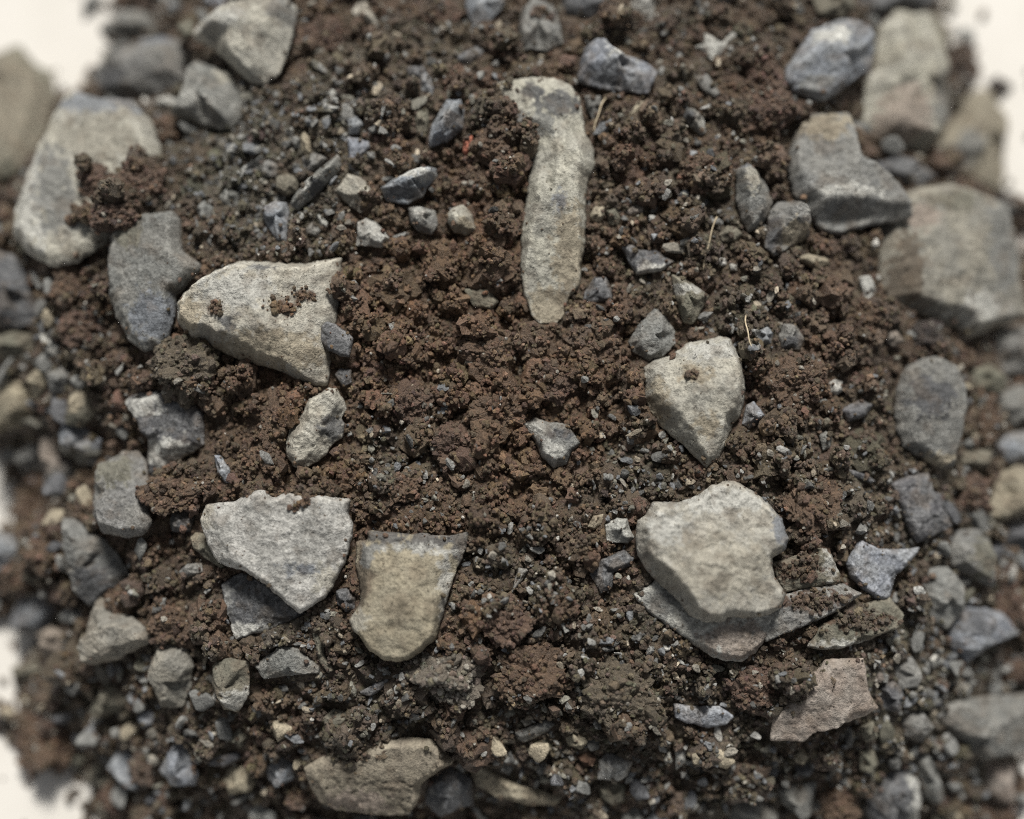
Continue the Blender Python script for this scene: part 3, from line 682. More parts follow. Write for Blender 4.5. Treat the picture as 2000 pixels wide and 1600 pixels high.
# soil clods: x, y, rx, ry, rotation, tone, label
CLODS = [
(372,716,66,52,-20,'o','large olive brown clod between the ear-shaped stone and hollow-sided stone'),
(540,822,30,56,10,'r','long reddish clod left of the beige oval stone'),
(342,965,52,34,-10,'r','orange brown clod under the dark hollow-sided stone'),
(888,872,40,40,0,'b','round brown clod left of the grey faceted middle stone'),
(972,802,52,34,-25,'r','flat-sided brown clod above the round brown clod'),
(1035,1312,62,52,10,'r','big brown clod below the soil centre, left of the gritty olive clod'),
(1215,1362,70,60,20,'o','gritty olive clod below the largest cream stone left corner'),
(866,1318,66,58,0,'g','clod crusted with pale grit under the tan dark-topped stone'),
(1555,752,62,46,-10,'r','reddish crusty clod right of the heart-shaped stone'),
(1578,985,44,64,10,'r','tall crusty clod beside the largest cream stone'),
(1366,342,40,38,0,'r','orange clod right of the tall cream stone'),
(752,270,30,30,0,'b','brown clod right of the round pale blue pebble'),
(326,262,28,28,0,'r','round brown clod beside the blue-topped big stone'),
(215,368,44,36,20,'b','upper clod lying on the big pale stone at upper left'),
(290,378,40,36,-20,'b','brown clod right of the one on the big pale stone'),
(240,440,38,30,0,'b','small clod above the grey ear-shaped stone'),
(630,72,50,34,-25,'b','blurred brown clod right of the pale blocky stone'),
(790,20,50,26,0,'r','blurred brown clod on the top edge, right of the cream pebble'),
(870,35,34,24,0,'b','small blurred clod left of the blue grey top-edge stone'),
(1490,150,44,34,30,'b','brown clod left of the blue grey speckled stone'),
(1500,225,50,40,0,'b','brown clod under the one left of the blue speckled stone'),
(1876,157,27,27,0,'d','round dark soil ball on white ground at top right'),
(1948,172,26,18,-30,'d','dark jagged soil crumb farthest right on white ground at top'),
(1965,392,30,18,20,'d','brown crumb above the broad stone at the right edge'),
(1918,828,26,58,5,'r','tall orange brown clod behind the broad grey standing stone'),
(1890,968,44,36,0,'b','blurred clod left of the tan rounded stone on the right edge'),
(1965,1180,38,44,0,'b','blurred clod on the right edge above the dark blue stone'),
(1975,1310,36,26,0,'b','blurred clod under the dark blue stone at right'),
(1632,1568,38,40,0,'r','smooth brown ball on the bottom edge left of the dark oval stone'),
(1930,1592,60,30,0,'b','brown clod in the bottom right corner'),
(95,1445,74,62,-20,'r','large blurred brown clod on white ground at lower left'),
(15,1400,26,26,0,'d','dark clod cut by the left edge above the large blurred clod'),
(62,985,44,40,0,'r','brown clod beside a white gap on the left edge'),
(95,1080,40,36,0,'r','brown clod between the blue edge stone and the long grey stone'),
(45,1130,40,30,0,'r','lower brown clod beside the blue edge stone'),
(330,1588,66,34,0,'r','wide brown clod on the bottom edge at left'),
(235,1560,36,30,0,'b','small clod left of the wide bottom-edge clod'),
(345,1215,44,40,0,'r','blurred orange clod above the pale oval stone'),
(240,1175,34,30,0,'r','brown clod resting on the pale block at left'),
(955,690,52,40,10,'r','brown clod in the soil centre below the tall stone'),
(1165,670,58,42,-10,'r','wide brown clod left of the grey faceted stone by the heart'),
(1075,745,46,34,30,'b','cracked clod in the soil centre under two larger clods'),
(748,720,40,30,10,'b','clod right of the small dark chip in the red soil'),
(800,790,44,34,0,'b','clod right of the beige oval stone'),
(780,960,40,28,-15,'r','clod above the tan dark-topped stone'),
(1090,1185,34,34,0,'r','clod left of the dark olive stone'),
(1480,1350,50,38,20,'b','clod left of the pinkish L-shaped slab'),
(160,345,30,26,0,'b','small clod on the big pale stone near its centre'),
(150,560,44,40,0,'r','blurred clod left of the grey ear-shaped stone'),
(165,640,44,36,0,'b','second blurred clod lower left of the grey ear-shaped stone'),
(985,1215,44,40,0,'b','clod between the tan dark-topped stone and the clod left of olive stone'),
(1700,620,36,32,0,'r','brown clod left below the broad right-edge stone'),
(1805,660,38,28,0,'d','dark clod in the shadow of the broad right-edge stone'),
(985,440,30,34,0,'r','red clod against the left side of the tall stone'),
(965,300,38,36,0,'r','red clod beside the brick chip'),
(930,360,36,30,0,'r','red clod below the brick chip'),
]
# soil lobes heaped over stones or against them: x, y, radius, height
LOBES = [(1560,1110,26,34),(1700,1060,30,20),(1655,1195,30,34),(975,225,46,80),(998,275,42,60),(1000,345,24,36),(1000,430,22,26),(605,978,40,66),(520,950,40,22),(235,400,66,125),(285,340,50,105),(190,350,44,105),(180,430,40,100),(660,560,26,30),(650,700,24,20),
 (1650,1010,60,18),(1580,1080,40,14),(700,1460,60,26),(1548,1345,56,66),(690,1455,60,62),(340,930,50,10),(960,1560,40,6),(870,1290,40,14)]
# zones where grey grit outweighs brown soil: x, y, radius, strength
GREY = [(470,290,170,1.),(560,390,140,.95),(650,240,130,.75),(800,900,90,.75),(1250,930,110,.7),(1020,1140,110,.6),(1330,470,170,.45),(1680,960,150,.5),(1420,430,90,.5),(1300,1290,160,.5),(1150,1430,260,.45),
 (720,1390,160,.6),(450,420,100,.7),(1440,620,120,.55),(1500,900,130,.35),(850,140,160,.45),(1330,150,200,.3),(100,700,160,.4),(1800,1000,250,.5),(1750,1350,250,.7),(300,1350,220,.4),(1500,1500,250,.5),(600,1270,110,.6),(1180,560,60,.4)]
STRAWS = [(1182,196,1160,262,1.6,'bent pale straw right of the tall cream stone'),(1398,428,1372,532,1.3,'long thin rootlet above the heart-shaped stone'),(1450,625,1456,690,1.6,'short pale straw at the right shoulder of the heart-shaped stone')]
# ---------------------------------------------------------------- stones
GROUP = {'stone': 'stones lying in the soil heap', 'pebble': 'small pebbles in the soil heap', 'slate_flake': 'slate flakes in the soil heap', 'brick_chip': None}
CAT = {'stone': 'stone', 'pebble': 'pebble', 'slate_flake': 'slate flake', 'brick_chip': 'brick chip'}
STUCK, DUST = [], []; STONEIN = np.full(HT.shape, -1e3); STONETOP = np.full(HT.shape, -1e3)

def build_stone(idx, name, kind, label, flat, opt):
    r = np.random.default_rng(1000 + idx)
    px = np.array(flat, float).reshape(-1, 2)
    c = px.mean(0); T = float(opt.get('T', 25)); lift = opt.get('lift', T * .35)
    P0 = surf(c[0], c[1])
    n = normal(P0[0], P0[1], .55)
    o = P0 + np.array([0, 0, 1.0]) * lift * .8
    # densify the outline, roughen it
    q = np.roll(px, -1, 0); pts = []
    size = math.sqrt(max(np.ptp(px[:, 0]) * np.ptp(px[:, 1]), 1)); step = float(np.clip(size / 44, 2.2, 4.2))
    for a, b in zip(px, q):
        m = max(1, int(np.linalg.norm(b - a) / step)); pts += [a + (b - a) * k / m for k in range(m)]
    pts = np.array(pts)
    sm = .25 * np.roll(pts, 1, 0) + .5 * pts + .25 * np.roll(pts, -1, 0); pts = sm
    out = pts - c; dirn = out / np.maximum(np.linalg.norm(out, axis=1), 1)[:, None]
    nz = fbm(np.c_[pts / 16., np.full(len(pts), idx * 3.7)], 3)
    pts = pts + dirn * (nz * min(2.6, size * .022))[:, None]
    # interior points
    lo, hi = pts.min(0), pts.max(0)
    xs, ys = np.meshgrid(np.arange(lo[0], hi[0], step), np.arange(lo[1], hi[1], step * .87)); xs[1::2] += step / 2
    cand = np.c_[xs.ravel(), ys.ravel()] + r.uniform(-.25, .25, (xs.size, 2)) * step
    cand = cand[inside_dist(cand, pts) > step * .55]
    allp = np.r_[pts, cand]; nb = len(pts)
    res = delaunay_2d_cdt([Vector(p) for p in allp], [], [list(range(nb))], 1, 1e-4, True)
    vv = np.array([v[:] for v in res[0]]); orig = [x[0] if x else -1 for x in res[3]]
    F = np.array([f for f in res[2] if len(f) == 3]); F = F[inside_dist(vv[F].mean(1), pts) > -.05]     # drop the faces that bridge hollows
    used, F = np.unique(F, return_inverse=True); F = F.reshape(-1, 3); vv = vv[used]; orig = [orig[k] for k in used]
    isb = np.array([0 <= k < nb for k in orig]); d = np.maximum(0, inside_dist(vv, pts)); d[isb] = 0
    W = on_plane(vv[:, 0], vv[:, 1], o, n)
    # top surface: the lowest of a bevel, a few tilted facets and the given facets
    e = opt.get('e', 1.8); rd = opt.get('rd', 2.5)
    an = np.arctan2(vv[:, 1] - c[1], vv[:, 0] - c[0])
    ev = e * np.clip(.95 + opt.get('ev', 1) * (.45 * np.sin(an + r.uniform(0, 6)) + .35 * np.sin(an * 2 + r.uniform(0, 6)) + .25 * np.sin(an * 3 + r.uniform(0, 6))), .28, 2)
    h = ev * d
    h = smin(h, np.full(len(h), T), max(rd * 2, T * .09))
    rel = vv - c
    for k in range(6 if size > 90 else 4):
        a = r.uniform(0, 2 * math.pi); gs = r.uniform(.5, 1.5) * T / size; u = np.array([math.cos(a), math.sin(a)])
        h = smin(h, T * r.uniform(.88, 1.02) - gs * (rel @ u - size * r.uniform(.0, .28)), rd * .8)
    for (x1, y1, x2, y2, s) in opt.get('f', []):
        if abs(s) < 1e-6: continue
        L = math.hypot(x2 - x1, y2 - y1); nx, ny = (y2 - y1) / L, -(x2 - x1) / L          # right of the line as seen in the photo
        dist = -((vv[:, 0] - x1) * nx + (vv[:, 1] - y1) * ny)
        h = smin(h, np.maximum(T * .97 - s * dist, .14 * T), rd)
    amp = np.clip(size / 90, .5, 1.5)
    p3 = np.c_[vv, h * 1.2] + idx * 37.1
    h = h + amp * np.clip(d / 4, 0, 1) * (2.6 * fbm(p3 / 34., 3, .6) + 1.4 * fbm(p3 / 8., 2) - 2.6 * np.clip(1 - np.abs(perlin(p3 / 48. + 3)) / .07, 0, 1) * (perlin(p3 / 90. + 7) > 0) - 5.5 * min(1, max(.12, size / 130)) * np.maximum(0, perlin(p3 / 11.) - .38) * (perlin(p3 / 60.) > -.05))
    h = np.where(isb, 0, np.maximum(h, .1 * d))
    B = min(T * .9, size * .5)
    hb = -smin(d * 1.3, np.full(len(d), B), 6.0); hb[isb] = 0
    top = W + n * h[:, None]
    bot = W[~isb] + n * hb[~isb][:, None]
    m = np.full(len(vv), -1); m[~isb] = len(vv) + np.arange((~isb).sum()); m[isb] = np.nonzero(isb)[0]
    # winding: photo y runs down
    a, b, cc = vv[F[:, 0]], vv[F[:, 1]], vv[F[:, 2]]
    cr = (b[:, 0] - a[:, 0]) * (cc[:, 1] - a[:, 1]) - (b[:, 1] - a[:, 1]) * (cc[:, 0] - a[:, 0])
    Ft = np.where((cr > 0)[:, None], F[:, [0, 2, 1]], F)
    Fb = m[Ft][:, [0, 2, 1]]
    # stone colours
    mat, base = KIND[kind]
    base = np.array(base) * r.uniform(.9, 1.1) * (1 + r.uniform(-.012, .012, 3))
    col = np.repeat(base[None], len(vv), 0)
    w = np.clip(.5 + 1.3 * fbm(np.c_[vv / 45., np.full(len(vv), idx * 5.1)], 3), 0, 1)[:, None]
    alt = {'B': (.34, .336, .305), 'P': (.31, .31, .29), 'G': (.25, .245, .225), 'S': (.25, .26, .265), 'D': (.14, .143, .145), 'O': (.22, .20, .16), 'T': (.34, .315, .245), 'K': (.33, .31, .28), 'N': (.3, .27, .21), 'M': (.21, .21, .195), 'W': (.1, .06, .04), 'R': (.3, .09, .05)}[kind]
    col = col * (1 - .55 * w) + np.array(alt) * .55 * w
    wob = fbm(np.c_[vv / 16., np.full(len(vv), idx * 1.9)], 4, .65)
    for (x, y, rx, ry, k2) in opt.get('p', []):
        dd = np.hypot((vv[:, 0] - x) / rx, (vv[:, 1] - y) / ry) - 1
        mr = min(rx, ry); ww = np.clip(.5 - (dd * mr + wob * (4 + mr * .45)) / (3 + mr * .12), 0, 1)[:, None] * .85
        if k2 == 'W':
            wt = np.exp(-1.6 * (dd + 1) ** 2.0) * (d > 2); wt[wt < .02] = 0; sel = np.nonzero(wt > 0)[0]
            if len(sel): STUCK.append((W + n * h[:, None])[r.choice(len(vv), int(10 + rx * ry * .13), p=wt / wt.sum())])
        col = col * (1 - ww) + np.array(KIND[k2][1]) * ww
    # crumbs and dust that cling to the stone
    area = np.ptp(vv[:, 0]) * np.ptp(vv[:, 1]); edge = np.nonzero((d > 1) & (d < 11))[0]
    if len(edge): STUCK.append((W + n * h[:, None])[r.choice(edge, int(size / 20) + 1)])
    DUST.append((W + n * h[:, None])[r.choice(len(vv), int(area / 2600) + 1)])
    film = np.clip(.9 * fbm(np.c_[vv / 40., np.full(len(vv), idx * 9.3)], 4, .6) - .05, 0, .5) + .45 * np.exp(-d / 4.) * np.clip(.5 + fbm(np.c_[vv / 25., np.full(len(vv), idx * 2.3)], 2), 0, 1)
    col = col * (1 - film[:, None] * .75) + np.array([.125, .095, .068]) * film[:, None] * .75          # film of dried soil
    V = np.r_[top, bot]; C = np.r_[col, col[~isb]]
    ob = make(name, V, np.r_[Ft, Fb], MAT[mat], C, origin=o, smooth=True)
    tag(ob, label, CAT[name], GROUP[name])
    # footprint for the soil
    wxy = W[isb][:, :2]
    order = [k for k in range(len(vv)) if isb[k]]
    ow = on_plane(pts[:, 0], pts[:, 1], o, n)[:, :2]
    i0, i1 = int((ow[:, 0].min() - 40 - GX0) / GS), int((ow[:, 0].max() + 40 - GX0) / GS) + 1
    j0, j1 = int((ow[:, 1].min() - 40 - GY0) / GS), int((ow[:, 1].max() + 40 - GY0) / GS) + 1
    i0, j0, i1, j1 = max(i0, 0), max(j0, 0), min(i1, NX), min(j1, NY)
    gp = np.c_[MX[j0:j1, i0:i1].ravel(), MY[j0:j1, i0:i1].ravel()]
    ds = inside_dist(gp, ow[::2]).reshape(j1 - j0, i1 - i0)
    STONEIN[j0:j1, i0:i1] = np.maximum(STONEIN[j0:j1, i0:i1], ds)
    zpl = o[2] - ((MX[j0:j1, i0:i1] - o[0]) * n[0] + (MY[j0:j1, i0:i1] - o[1]) * n[1]) / n[2]
    lim = zpl + np.where(ds < 0, 60, 0) - np.clip(ds, 0, 26) * .8 - 2          # soil stays under the stone
    global CAP
    CAP[j0:j1, i0:i1] = np.where(ds > -3, np.minimum(CAP[j0:j1, i0:i1], lim), CAP[j0:j1, i0:i1])

CAP = np.full(HT.shape, 1e4)
for i, (nm, k, lab, flat, opt) in enumerate(STONES):
    build_stone(i, nm, k, lab, flat, opt)

# ---------------------------------------------------------------- soil colours
def zone(px, py):
    gsum = np.zeros_like(px)
    for x, y, r_, s in GREY:
        gsum = np.maximum(gsum, s * np.exp(-((px - x) ** 2 + (py - y) ** 2) / (2 * (r_ * .75) ** 2)))
    return gsum

def to_px(P):
    v = P - CAM; d = v @ FW
    return 1000 + (v @ R_) / d * D, 800 - (v @ UP) / d * D

RED, BRN, OLV = np.array([.136, .084, .050]), np.array([.094, .068, .047]), np.array([.098, .087, .064])

def soil_tint(P, jitter=.22):
    px, py = to_px(P)
    z = np.clip(zone(px, py) + .5 * perlin(P / 70.), 0, 1)[:, None]
    w = np.clip(.75 * np.exp(-(((px - 880) / 520) ** 2 + ((py - 700) / 420) ** 2)) + .18 + .45 * perlin(P / 95. + 7), 0, 1)[:, None]
    c = (RED * w + BRN * (1 - w)) * (1 - z) + OLV * z
    n = len(P)
    return c * np.exp(rng.normal(0, jitter, (n, 1))) * np.exp(rng.normal(0, .05, (n, 3)))

# lobes of soil heaped against and over stones
LOBE = np.zeros_like(HT)
for x, y, r_, h in LOBES:
    P = surf(x, y); LOBE = np.maximum(LOBE, h * np.exp(-((MX - P[0]) ** 2 + (MY - P[1]) ** 2) / (2 * (r_ * .6) ** 2)))
HT = np.where(LOBE > 3, HT + LOBE, np.minimum(HT, CAP)) 
BLOCK = (STONEIN > 0) & (LOBE < 6)

# ---------------------------------------------------------------- soil clods
templ_crumb = template_set(2, 40, .55, 2.3, 2, .55, .95)
templ_crumb_s = template_set(1, 40, .42, 1.9, 3, .5, .85)
V0 = template_set(1, 24, .35, 1.2, 2)

def build_clod(k, x, y, rx, ry, rot, tone, label):
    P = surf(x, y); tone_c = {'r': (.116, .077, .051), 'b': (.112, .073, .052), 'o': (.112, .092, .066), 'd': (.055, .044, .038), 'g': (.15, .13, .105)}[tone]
    V, F = ICO[5]; a = math.radians(rot); rz = min(rx, ry) * .75
    lump = 1 + .36 * fbm(V * 1.5 + k * 3.1, 2) + .18 * fbm(V * 5 + k, 3, .6)
    rk = np.random.default_rng(500 + k); V = V.copy()
    for _ in range(5):
        nn = rk.normal(size=3); nn /= np.linalg.norm(nn); V = V - np.maximum(0, V @ nn - rk.uniform(.55, .85))[:, None] * nn
    V = V * 1.12
    Vd = V * lump[:, None] * np.array([rx, ry, rz])
    R2 = np.array([[math.cos(a), math.sin(a), 0], [-math.sin(a), math.cos(a), 0], [0, 0, 1]])
    zc = bil(np.maximum(HT, 0), P[0], P[1]); cen = np.array([P[0], P[1], max(min(zc, P[2] + 130), P[2] - 10) + rz * .24])
    core = (Vd @ R2.T + cen, F, np.repeat(np.array(tone_c)[None], len(V), 0) * np.exp(.25 * fbm(V * 6 + k, 2))[:, None])
    m = int(min(900, 9 + rx * ry * .16)); s = rng.integers(0, len(V), m); s = s[V[s, 2] > -.25]
    r_ = np.exp(rng.normal(math.log(4.6), .32, len(s))); cp = core[0][s]
    t = np.array(tone_c) * np.exp(rng.normal(.02, .26, (len(s), 1))) * np.exp(rng.normal(0, .05, (len(s), 3)))
    pale = rng.random(len(s)) < (.30 if tone == 'g' else .035)
    t[pale] = np.array([.30, .28, .24]) * rng.uniform(.6, 1.3, (pale.sum(), 1))
    Vv, FF, TT = merge([core, pour(templ_crumb_s, cp, r_, t)])
    ob = make('soil_clod', Vv, FF, SOIL, TT, origin=cen, smooth=False)
    tag(ob, label, 'soil clod', 'clods of soil on the heap')
    global HT2
    return cen, rx, ry, rz
for k, cl in enumerate(CLODS):
    build_clod(k, *cl)

# ---------------------------------------------------------------- loose soil: base, crumbs, grains
FR = (-230, 2230, -230, 1830)
def scatter(n, keep):
    px = rng.uniform(FR[0], FR[1], n); py = rng.uniform(FR[2], FR[3], n)
    P = surf(px, py); return P[keep(P, px, py)]

def on_heap(P, px, py):
    p = rho(P[:, 0], P[:, 1]) + .07 * perlin(P / 75.) + .05 * perlin(P / 25.)
    return p < 1.0 + .03 * rng.random(len(P))

def free(P): return bil(BLOCK.astype(float), P[:, 0], P[:, 1]) < .5

parts = []
st = 2
bx, by = np.arange(0, NX, st), np.arange(0, NY, st)
Hb = HT[::st, ::st]; ny_, nx_ = Hb.shape
BV = np.stack([MX[::st, ::st], MY[::st, ::st], Hb], -1).reshape(-1, 3)
idx = np.arange(nx_ * ny_).reshape(ny_, nx_)
q0, q1, q2, q3 = idx[:-1, :-1].ravel(), idx[:-1, 1:].ravel(), idx[1:, 1:].ravel(), idx[1:, :-1].ravel()
ok = (BV[q0, 2] > -4) | (BV[q2, 2] > -4)
BF = np.r_[np.c_[q0, q1, q2][ok], np.c_[q0, q2, q3][ok]]
parts.append((BV, BF, soil_tint(BV, .0) * .8))

TOP = HT.copy()
def stamp(C, r_):
    for (x, y, z), a in zip(C, r_):
        i0, i1 = int((x - a - GX0) / GS) + 1, int((x + a - GX0) / GS) + 1
        j0, j1 = int((y - a - GY0) / GS) + 1, int((y + a - GY0) / GS) + 1
        if i0 < 0 or j0 < 0 or i1 >= NX or j1 >= NY or i1 <= i0 or j1 <= j0: continue
        q = a * a - (MX[j0:j1, i0:i1] - x) ** 2 - (MY[j0:j1, i0:i1] - y) ** 2
        TOP[j0:j1, i0:i1] = np.maximum(TOP[j0:j1, i0:i1], np.where(q > 0, z + np.sqrt(np.maximum(q, 0)) * .9, -1e3))

# aggregates of crumbs
Q = scatter(2600, on_heap); Q = Q[free(Q)]; Q = Q[bil(STONEIN, Q[:, 0], Q[:, 1]) < -14]; q_ = np.clip(np.exp(rng.normal(math.log(27), .36, len(Q))), 16, 56)
zq = zone(*to_px(Q)); kp = rng.random(len(Q)) > zq * .8; Q, q_ = Q[kp], q_[kp]; o_ = np.argsort(-q_); sel = []
for k in o_:
    if all(math.hypot(Q[k, 0] - Q[m, 0], Q[k, 1] - Q[m, 1]) > .86 * (q_[k] + q_[m]) for m in sel): sel.append(k)
Q, q_ = Q[sel], q_[sel]; q_ = np.minimum(q_, -bil(STONEIN, Q[:, 0], Q[:, 1]) * 1.1)
Q[:, 2] = bil(HT, Q[:, 0], Q[:, 1]) + q_ * rng.uniform(-.1, .25, len(Q))
parts.append(pour(template_set(3, 30, .5, 1.6, 3, .6, .9), Q, q_, soil_tint(Q, .14), rng.uniform(.6, .95, len(Q)))); stamp(Q, q_ * .9)
HT = TOP.copy()
# big crumbs
P = scatter(6000, on_heap); P = P[free(P)]
r_ = np.clip(np.exp(rng.normal(math.log(12.5), .45, len(P))), 6, 27)
zn = zone(*to_px(P)); keep = rng.random(len(P)) > zn * .75; P, r_ = P[keep], r_[keep]
P[:, 2] = bil(HT, P[:, 0], P[:, 1]) + r_ * rng.uniform(-.1, .6, len(P))
inn = bil(STONEIN, P[:, 0], P[:, 1]); ok = (inn < -r_ * .55) | (bil(LOBE, P[:, 0], P[:, 1]) > 6); P, r_ = P[ok], r_[ok]
parts.append(pour(templ_crumb, P, r_, soil_tint(P, .2))); stamp(P, r_)
# middle crumbs
P = scatter(46000, on_heap); P = P[free(P)]
ck = perlin(P / 34. + 3) + .6 * perlin(P / 15.)
P = P[rng.random(len(P)) < np.clip(.52 + 1.1 * ck, .06, 1)]; ck = perlin(P / 34. + 3)
r_ = np.clip(np.exp(rng.normal(math.log(6.8), .34, len(P))), 3.4, 14)
P[:, 2] = bil(TOP, P[:, 0], P[:, 1]) + r_ * rng.uniform(-.3, .45, len(P)) + np.clip(ck, 0, 1) * 8
inn = bil(STONEIN, P[:, 0], P[:, 1]); ok = (inn < -r_ * .5) | (bil(LOBE, P[:, 0], P[:, 1]) > 6); P, r_ = P[ok], r_[ok]
parts.append(pour(templ_crumb_s, P, r_, soil_tint(P, .26))); stamp(P, r_)
# fine grains
P = scatter(60000, on_heap); P = P[free(P)]
P = P[rho(P[:, 0], P[:, 1]) < .86]
r_ = np.clip(np.exp(rng.normal(math.log(3.6), .28, len(P))), 2.0, 6)
P[:, 2] = bil(TOP, P[:, 0], P[:, 1]) + r_ * rng.uniform(-.2, .4, len(P))
inn = bil(STONEIN, P[:, 0], P[:, 1]); ok = (inn < -r_ * .3) | (bil(LOBE, P[:, 0], P[:, 1]) > 6); P, r_ = P[ok], r_[ok]
tf = template_set(1, 30, .4, 1.8, 3, .5, .85)
tl = ([t[:12] if False else t for t in tf[0]], tf[1])
parts.append(pour(tl, P, r_, soil_tint(P, .3)))
# crumbs strayed onto the white ground, and specks of soil on the stones
px = rng.uniform(-150, 2150, 2600); py = rng.uniform(-150, 1750, 2600); Pz = at(px, py, 0.0)
pr = rho(Pz[:, 0], Pz[:, 1]); k = (pr > .97) & (rng.random(len(pr)) < np.exp(-(pr - 1.0) / .09) * .6); Pz = Pz[k]
Pz = Pz[bil(STONEIN, Pz[:, 0], Pz[:, 1]) < -6]
r_ = np.clip(np.exp(rng.normal(math.log(6), .5, len(Pz))), 2.5, 20); Pz[:, 2] = np.maximum(0, bil(HT, Pz[:, 0], Pz[:, 1])) + r_ * .5
parts.append(pour(templ_crumb_s, Pz, r_, soil_tint(Pz, .25)))
Ps = np.concatenate(STUCK); r_ = np.clip(np.exp(rng.normal(math.log(3.0), .5, len(Ps))), 1.3, 9); Ps = Ps + np.array([0, 0, 1.]) * r_[:, None] * .5
parts.append(pour(templ_crumb_s, Ps, r_, soil_tint(Ps, .25)))
Ps = np.concatenate(DUST); r_ = rng.uniform(.9, 1.9, len(Ps)); parts.append(pour(templ_crumb_s, Ps, r_, soil_tint(Ps, .25)))
V, F, T = merge(parts)
soil = make('soil', V, F, SOIL, T, smooth=False)
tag(soil, 'loose brown crumbly soil heaped between the stones', 'soil', None, 'stuff')
print('soil tris', len(F))

# ---------------------------------------------------------------- grit: fine angular grains of stone
def grit_tint(n):
    base = np.array([(.21, .21, .2), (.155, .162, .17), (.22, .205, .175), (.10, .10, .096), (.31, .27, .21), (.42, .41, .38), (.17, .165, .14)])
    k = rng.choice(len(base), n, p=[.28, .17, .11, .25, .05, .015, .125])
    return base[k] * np.exp(rng.normal(0, .2, (n, 1)))
GT = template_set(2, 50, .25, 1.0, 12, .35, .75); GT = ([v * rng.uniform([.75, .6, .5], [1.7, 1.2, 1.0]) for v in GT[0]], GT[1])
parts = []
P = scatter(48000, on_heap); P = P[free(P)]
zn = zone(*to_px(P)); outer = np.clip((rho(P[:, 0], P[:, 1]) - .55) / .35, 0, 1)
P = P[rng.random(len(P)) < .013 + .80 * zn ** 1.2 + .07 * outer]
r_ = np.clip(np.exp(rng.normal(math.log(6.2), .42, len(P))), 2.6, 17)
out2 = rho(P[:, 0], P[:, 1]) > .72; r_[out2] *= 1.35
inn = bil(STONEIN, P[:, 0], P[:, 1]); ok = inn < -r_ * .6; P, r_ = P[ok], r_[ok]
P[:, 2] = bil(TOP, P[:, 0], P[:, 1]) + r_ * rng.uniform(-.1, .5, len(P))
parts.append(pour(GT, P, r_, grit_tint(len(P)), rng.uniform(.45, .95, len(P))))
P = scatter(800, on_heap); P = P[free(P)]; P = P[bil(STONEIN, P[:, 0], P[:, 1]) < -3]            # glinting specks
r_ = rng.uniform(1.6, 3.6, len(P)); P[:, 2] = bil(TOP, P[:, 0], P[:, 1]) + r_ * .8
parts.append(pour(V0, P, r_, np.array([.42, .40, .36]) * rng.uniform(.5, 1.2, (len(P), 1))))
V, F, T = merge(parts)
grit = make('grit', V, F, MAT['grey'], T, smooth=False)
tag(grit, 'fine grey and tan grit strewn through the soil', 'grit', None, 'stuff')

# ---------------------------------------------------------------- look-alike pebbles in the blurred rim
RIMLAB = {'G': ('blurred small grey pebble in the rim, one of many alike', 'blurred grey rim pebbles'), 'O': ('blurred small olive pebble in the rim, one of many alike', 'blurred olive rim pebbles'),
          'T': ('blurred small tan pebble in the rim, one of many alike', 'blurred tan rim pebbles'), 'D': ('blurred small dark pebble in the rim, one of many alike', 'blurred dark rim pebbles')}
P = scatter(4000, on_heap); pr = rho(P[:, 0], P[:, 1]); px, py = to_px(P)
P = P[(pr > .67) & (bil(STONEIN, P[:, 0], P[:, 1]) < -8) & (px > -10) & (px < 2010) & (py > -10) & (py < 1610)]
got = []; TR = template_set(3, 40, .25, 1.0, 13, .42, .8); TR = ([v * rng.uniform([.8, .65, .6], [1.6, 1.2, 1.0]) for v in TR[0]], TR[1])
for p in P:
    r_ = rng.uniform(13, 31)
    if len(got) >= 105 or any(math.hypot(p[0] - q[0], p[1] - q[1]) < 1.0 * (r_ + q[3]) for q in got): continue
    got.append((*p, r_)); k = rng.choice(list('GODTGG')); mt, base = KIND[k]
    p[2] = bil(TOP, p[0], p[1]) + r_ * .2
    V, F, T = pour(TR, p[None], np.array([r_]), np.array([base]) * rng.uniform(.8, 1.15), rng.uniform(.6, .9, 1))
    ob = make('pebble', V, F, MAT[mt], T, origin=p); tag(ob, RIMLAB[k][0], 'pebble', RIMLAB[k][1])

# ---------------------------------------------------------------- straws
for (x1, y1, x2, y2, w, lab) in STRAWS:
    A = surf(x1, y1); B = surf(x2, y2); A[2] = bil(TOP, A[0], A[1]) + 16; B[2] = bil(TOP, B[0], B[1]) + 7
    n = 14; t = np.linspace(0, 1, n)[:, None]; side = np.array([B[1] - A[1], A[0] - B[0], 0.]); side /= np.linalg.norm(side)
    L = A * (1 - t) + B * t + side * (np.sin(t * 3.1) * 4 + np.sin(t * 9) * 1.2) + np.array([0, 0, 1.]) * np.sin(t * 3.14) * 5
    ax = (B - A) / np.linalg.norm(B - A); u = np.cross(ax, [0, 0, 1.]); u /= np.linalg.norm(u); v = np.cross(u, ax)
    V, F = [], []
    for k in range(n):
        rr = w * (1.15 - .5 * k / n)
        for j in range(6): V.append(L[k] + rr * (math.cos(j * math.pi / 3) * u + math.sin(j * math.pi / 3) * v))
    for k in range(n - 1):
        for j in range(6):
            a, b = k * 6 + j, k * 6 + (j + 1) % 6; F += [(a, b, b + 6), (a, b + 6, a + 6)]
    for j in range(1, 5): F += [(0, j + 1, j), ((n - 1) * 6, (n - 1) * 6 + j, (n - 1) * 6 + j + 1)]
    ob = make('straw', V, np.array(F), STRAW, None, origin=A); tag(ob, lab, 'straw', 'plant fibres on the soil')

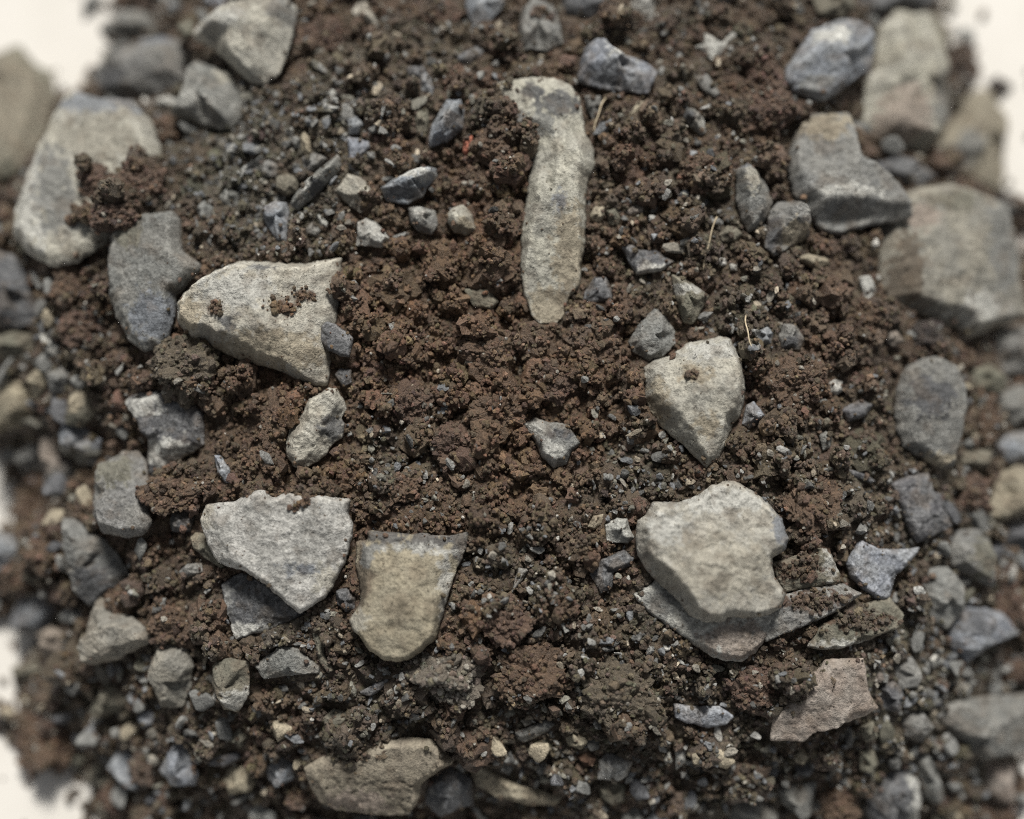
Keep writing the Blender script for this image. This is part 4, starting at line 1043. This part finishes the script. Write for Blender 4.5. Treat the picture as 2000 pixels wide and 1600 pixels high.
# ---------------------------------------------------------------- white ground
e = 9000.
gnd = make('ground', [(-e, -e, 0), (e, -e, 0), (e, e, 0), (-e, e, 0)], np.array([(0, 1, 2), (0, 2, 3)]), GROUND)
tag(gnd, 'off-white board under the soil heap', None, None, 'structure')

# ---------------------------------------------------------------- camera
cam = bpy.data.cameras.new('camera'); co = bpy.data.objects.new('camera', cam); coll.objects.link(co)
M = Matrix((R_, UP, -FW)).transposed().to_4x4(); M.translation = Vector(CAM * S); co.matrix_world = M
cam.sensor_width = 36; cam.lens = 36 * D / 2000; cam.clip_start = .01; cam.clip_end = 20
cam.dof.use_dof = True; cam.dof.focus_distance = (D - 44) * S
APERTURE = 205 * S
cam.dof.aperture_fstop = (cam.lens / 1000) / APERTURE
scene.camera = co

# ---------------------------------------------------------------- daylight: soft, from the top of the photo
SUN_EL, SUN_AZ = 47, 5        # degrees above the board; degrees right of the photo's top
w = bpy.data.worlds.new('World'); scene.world = w; w.use_nodes = True
nt = w.node_tree; bg = nt.nodes['Background']
sky = nt.nodes.new('ShaderNodeTexSky'); sky.sky_type = 'NISHITA'; sky.sun_disc = False
sky.sun_elevation = math.radians(SUN_EL); sky.sun_rotation = math.radians(SUN_AZ)
hs = nt.nodes.new('ShaderNodeHueSaturation'); hs.inputs['Saturation'].default_value = .1      # thin overcast
nt.links.new(sky.outputs[0], hs.inputs['Color']); nt.links.new(hs.outputs[0], bg.inputs[0]); bg.inputs[1].default_value = .05
sun = bpy.data.lights.new('sun', 'SUN'); so = bpy.data.objects.new('sun', sun); coll.objects.link(so)
sun.energy = 4.0; sun.angle = math.radians(13); sun.color = (1, .96, .895)
az, el = math.radians(SUN_AZ), math.radians(SUN_EL)
dv = Vector((math.sin(az) * math.cos(el), math.cos(az) * math.cos(el), math.sin(el)))
so.rotation_euler = dv.to_track_quat('Z', 'Y').to_euler(); so.location = dv * 2
vs = scene.view_settings; vs.view_transform = 'Standard'; vs.look = 'None'; vs.gamma = 1; vs.use_curve_mapping = False; vs.exposure = EXPO
scene.cycles.use_denoising = False; scene.cycles.filter_width = 1.1
scene.cycles.max_bounces = 5; scene.cycles.diffuse_bounces = 3
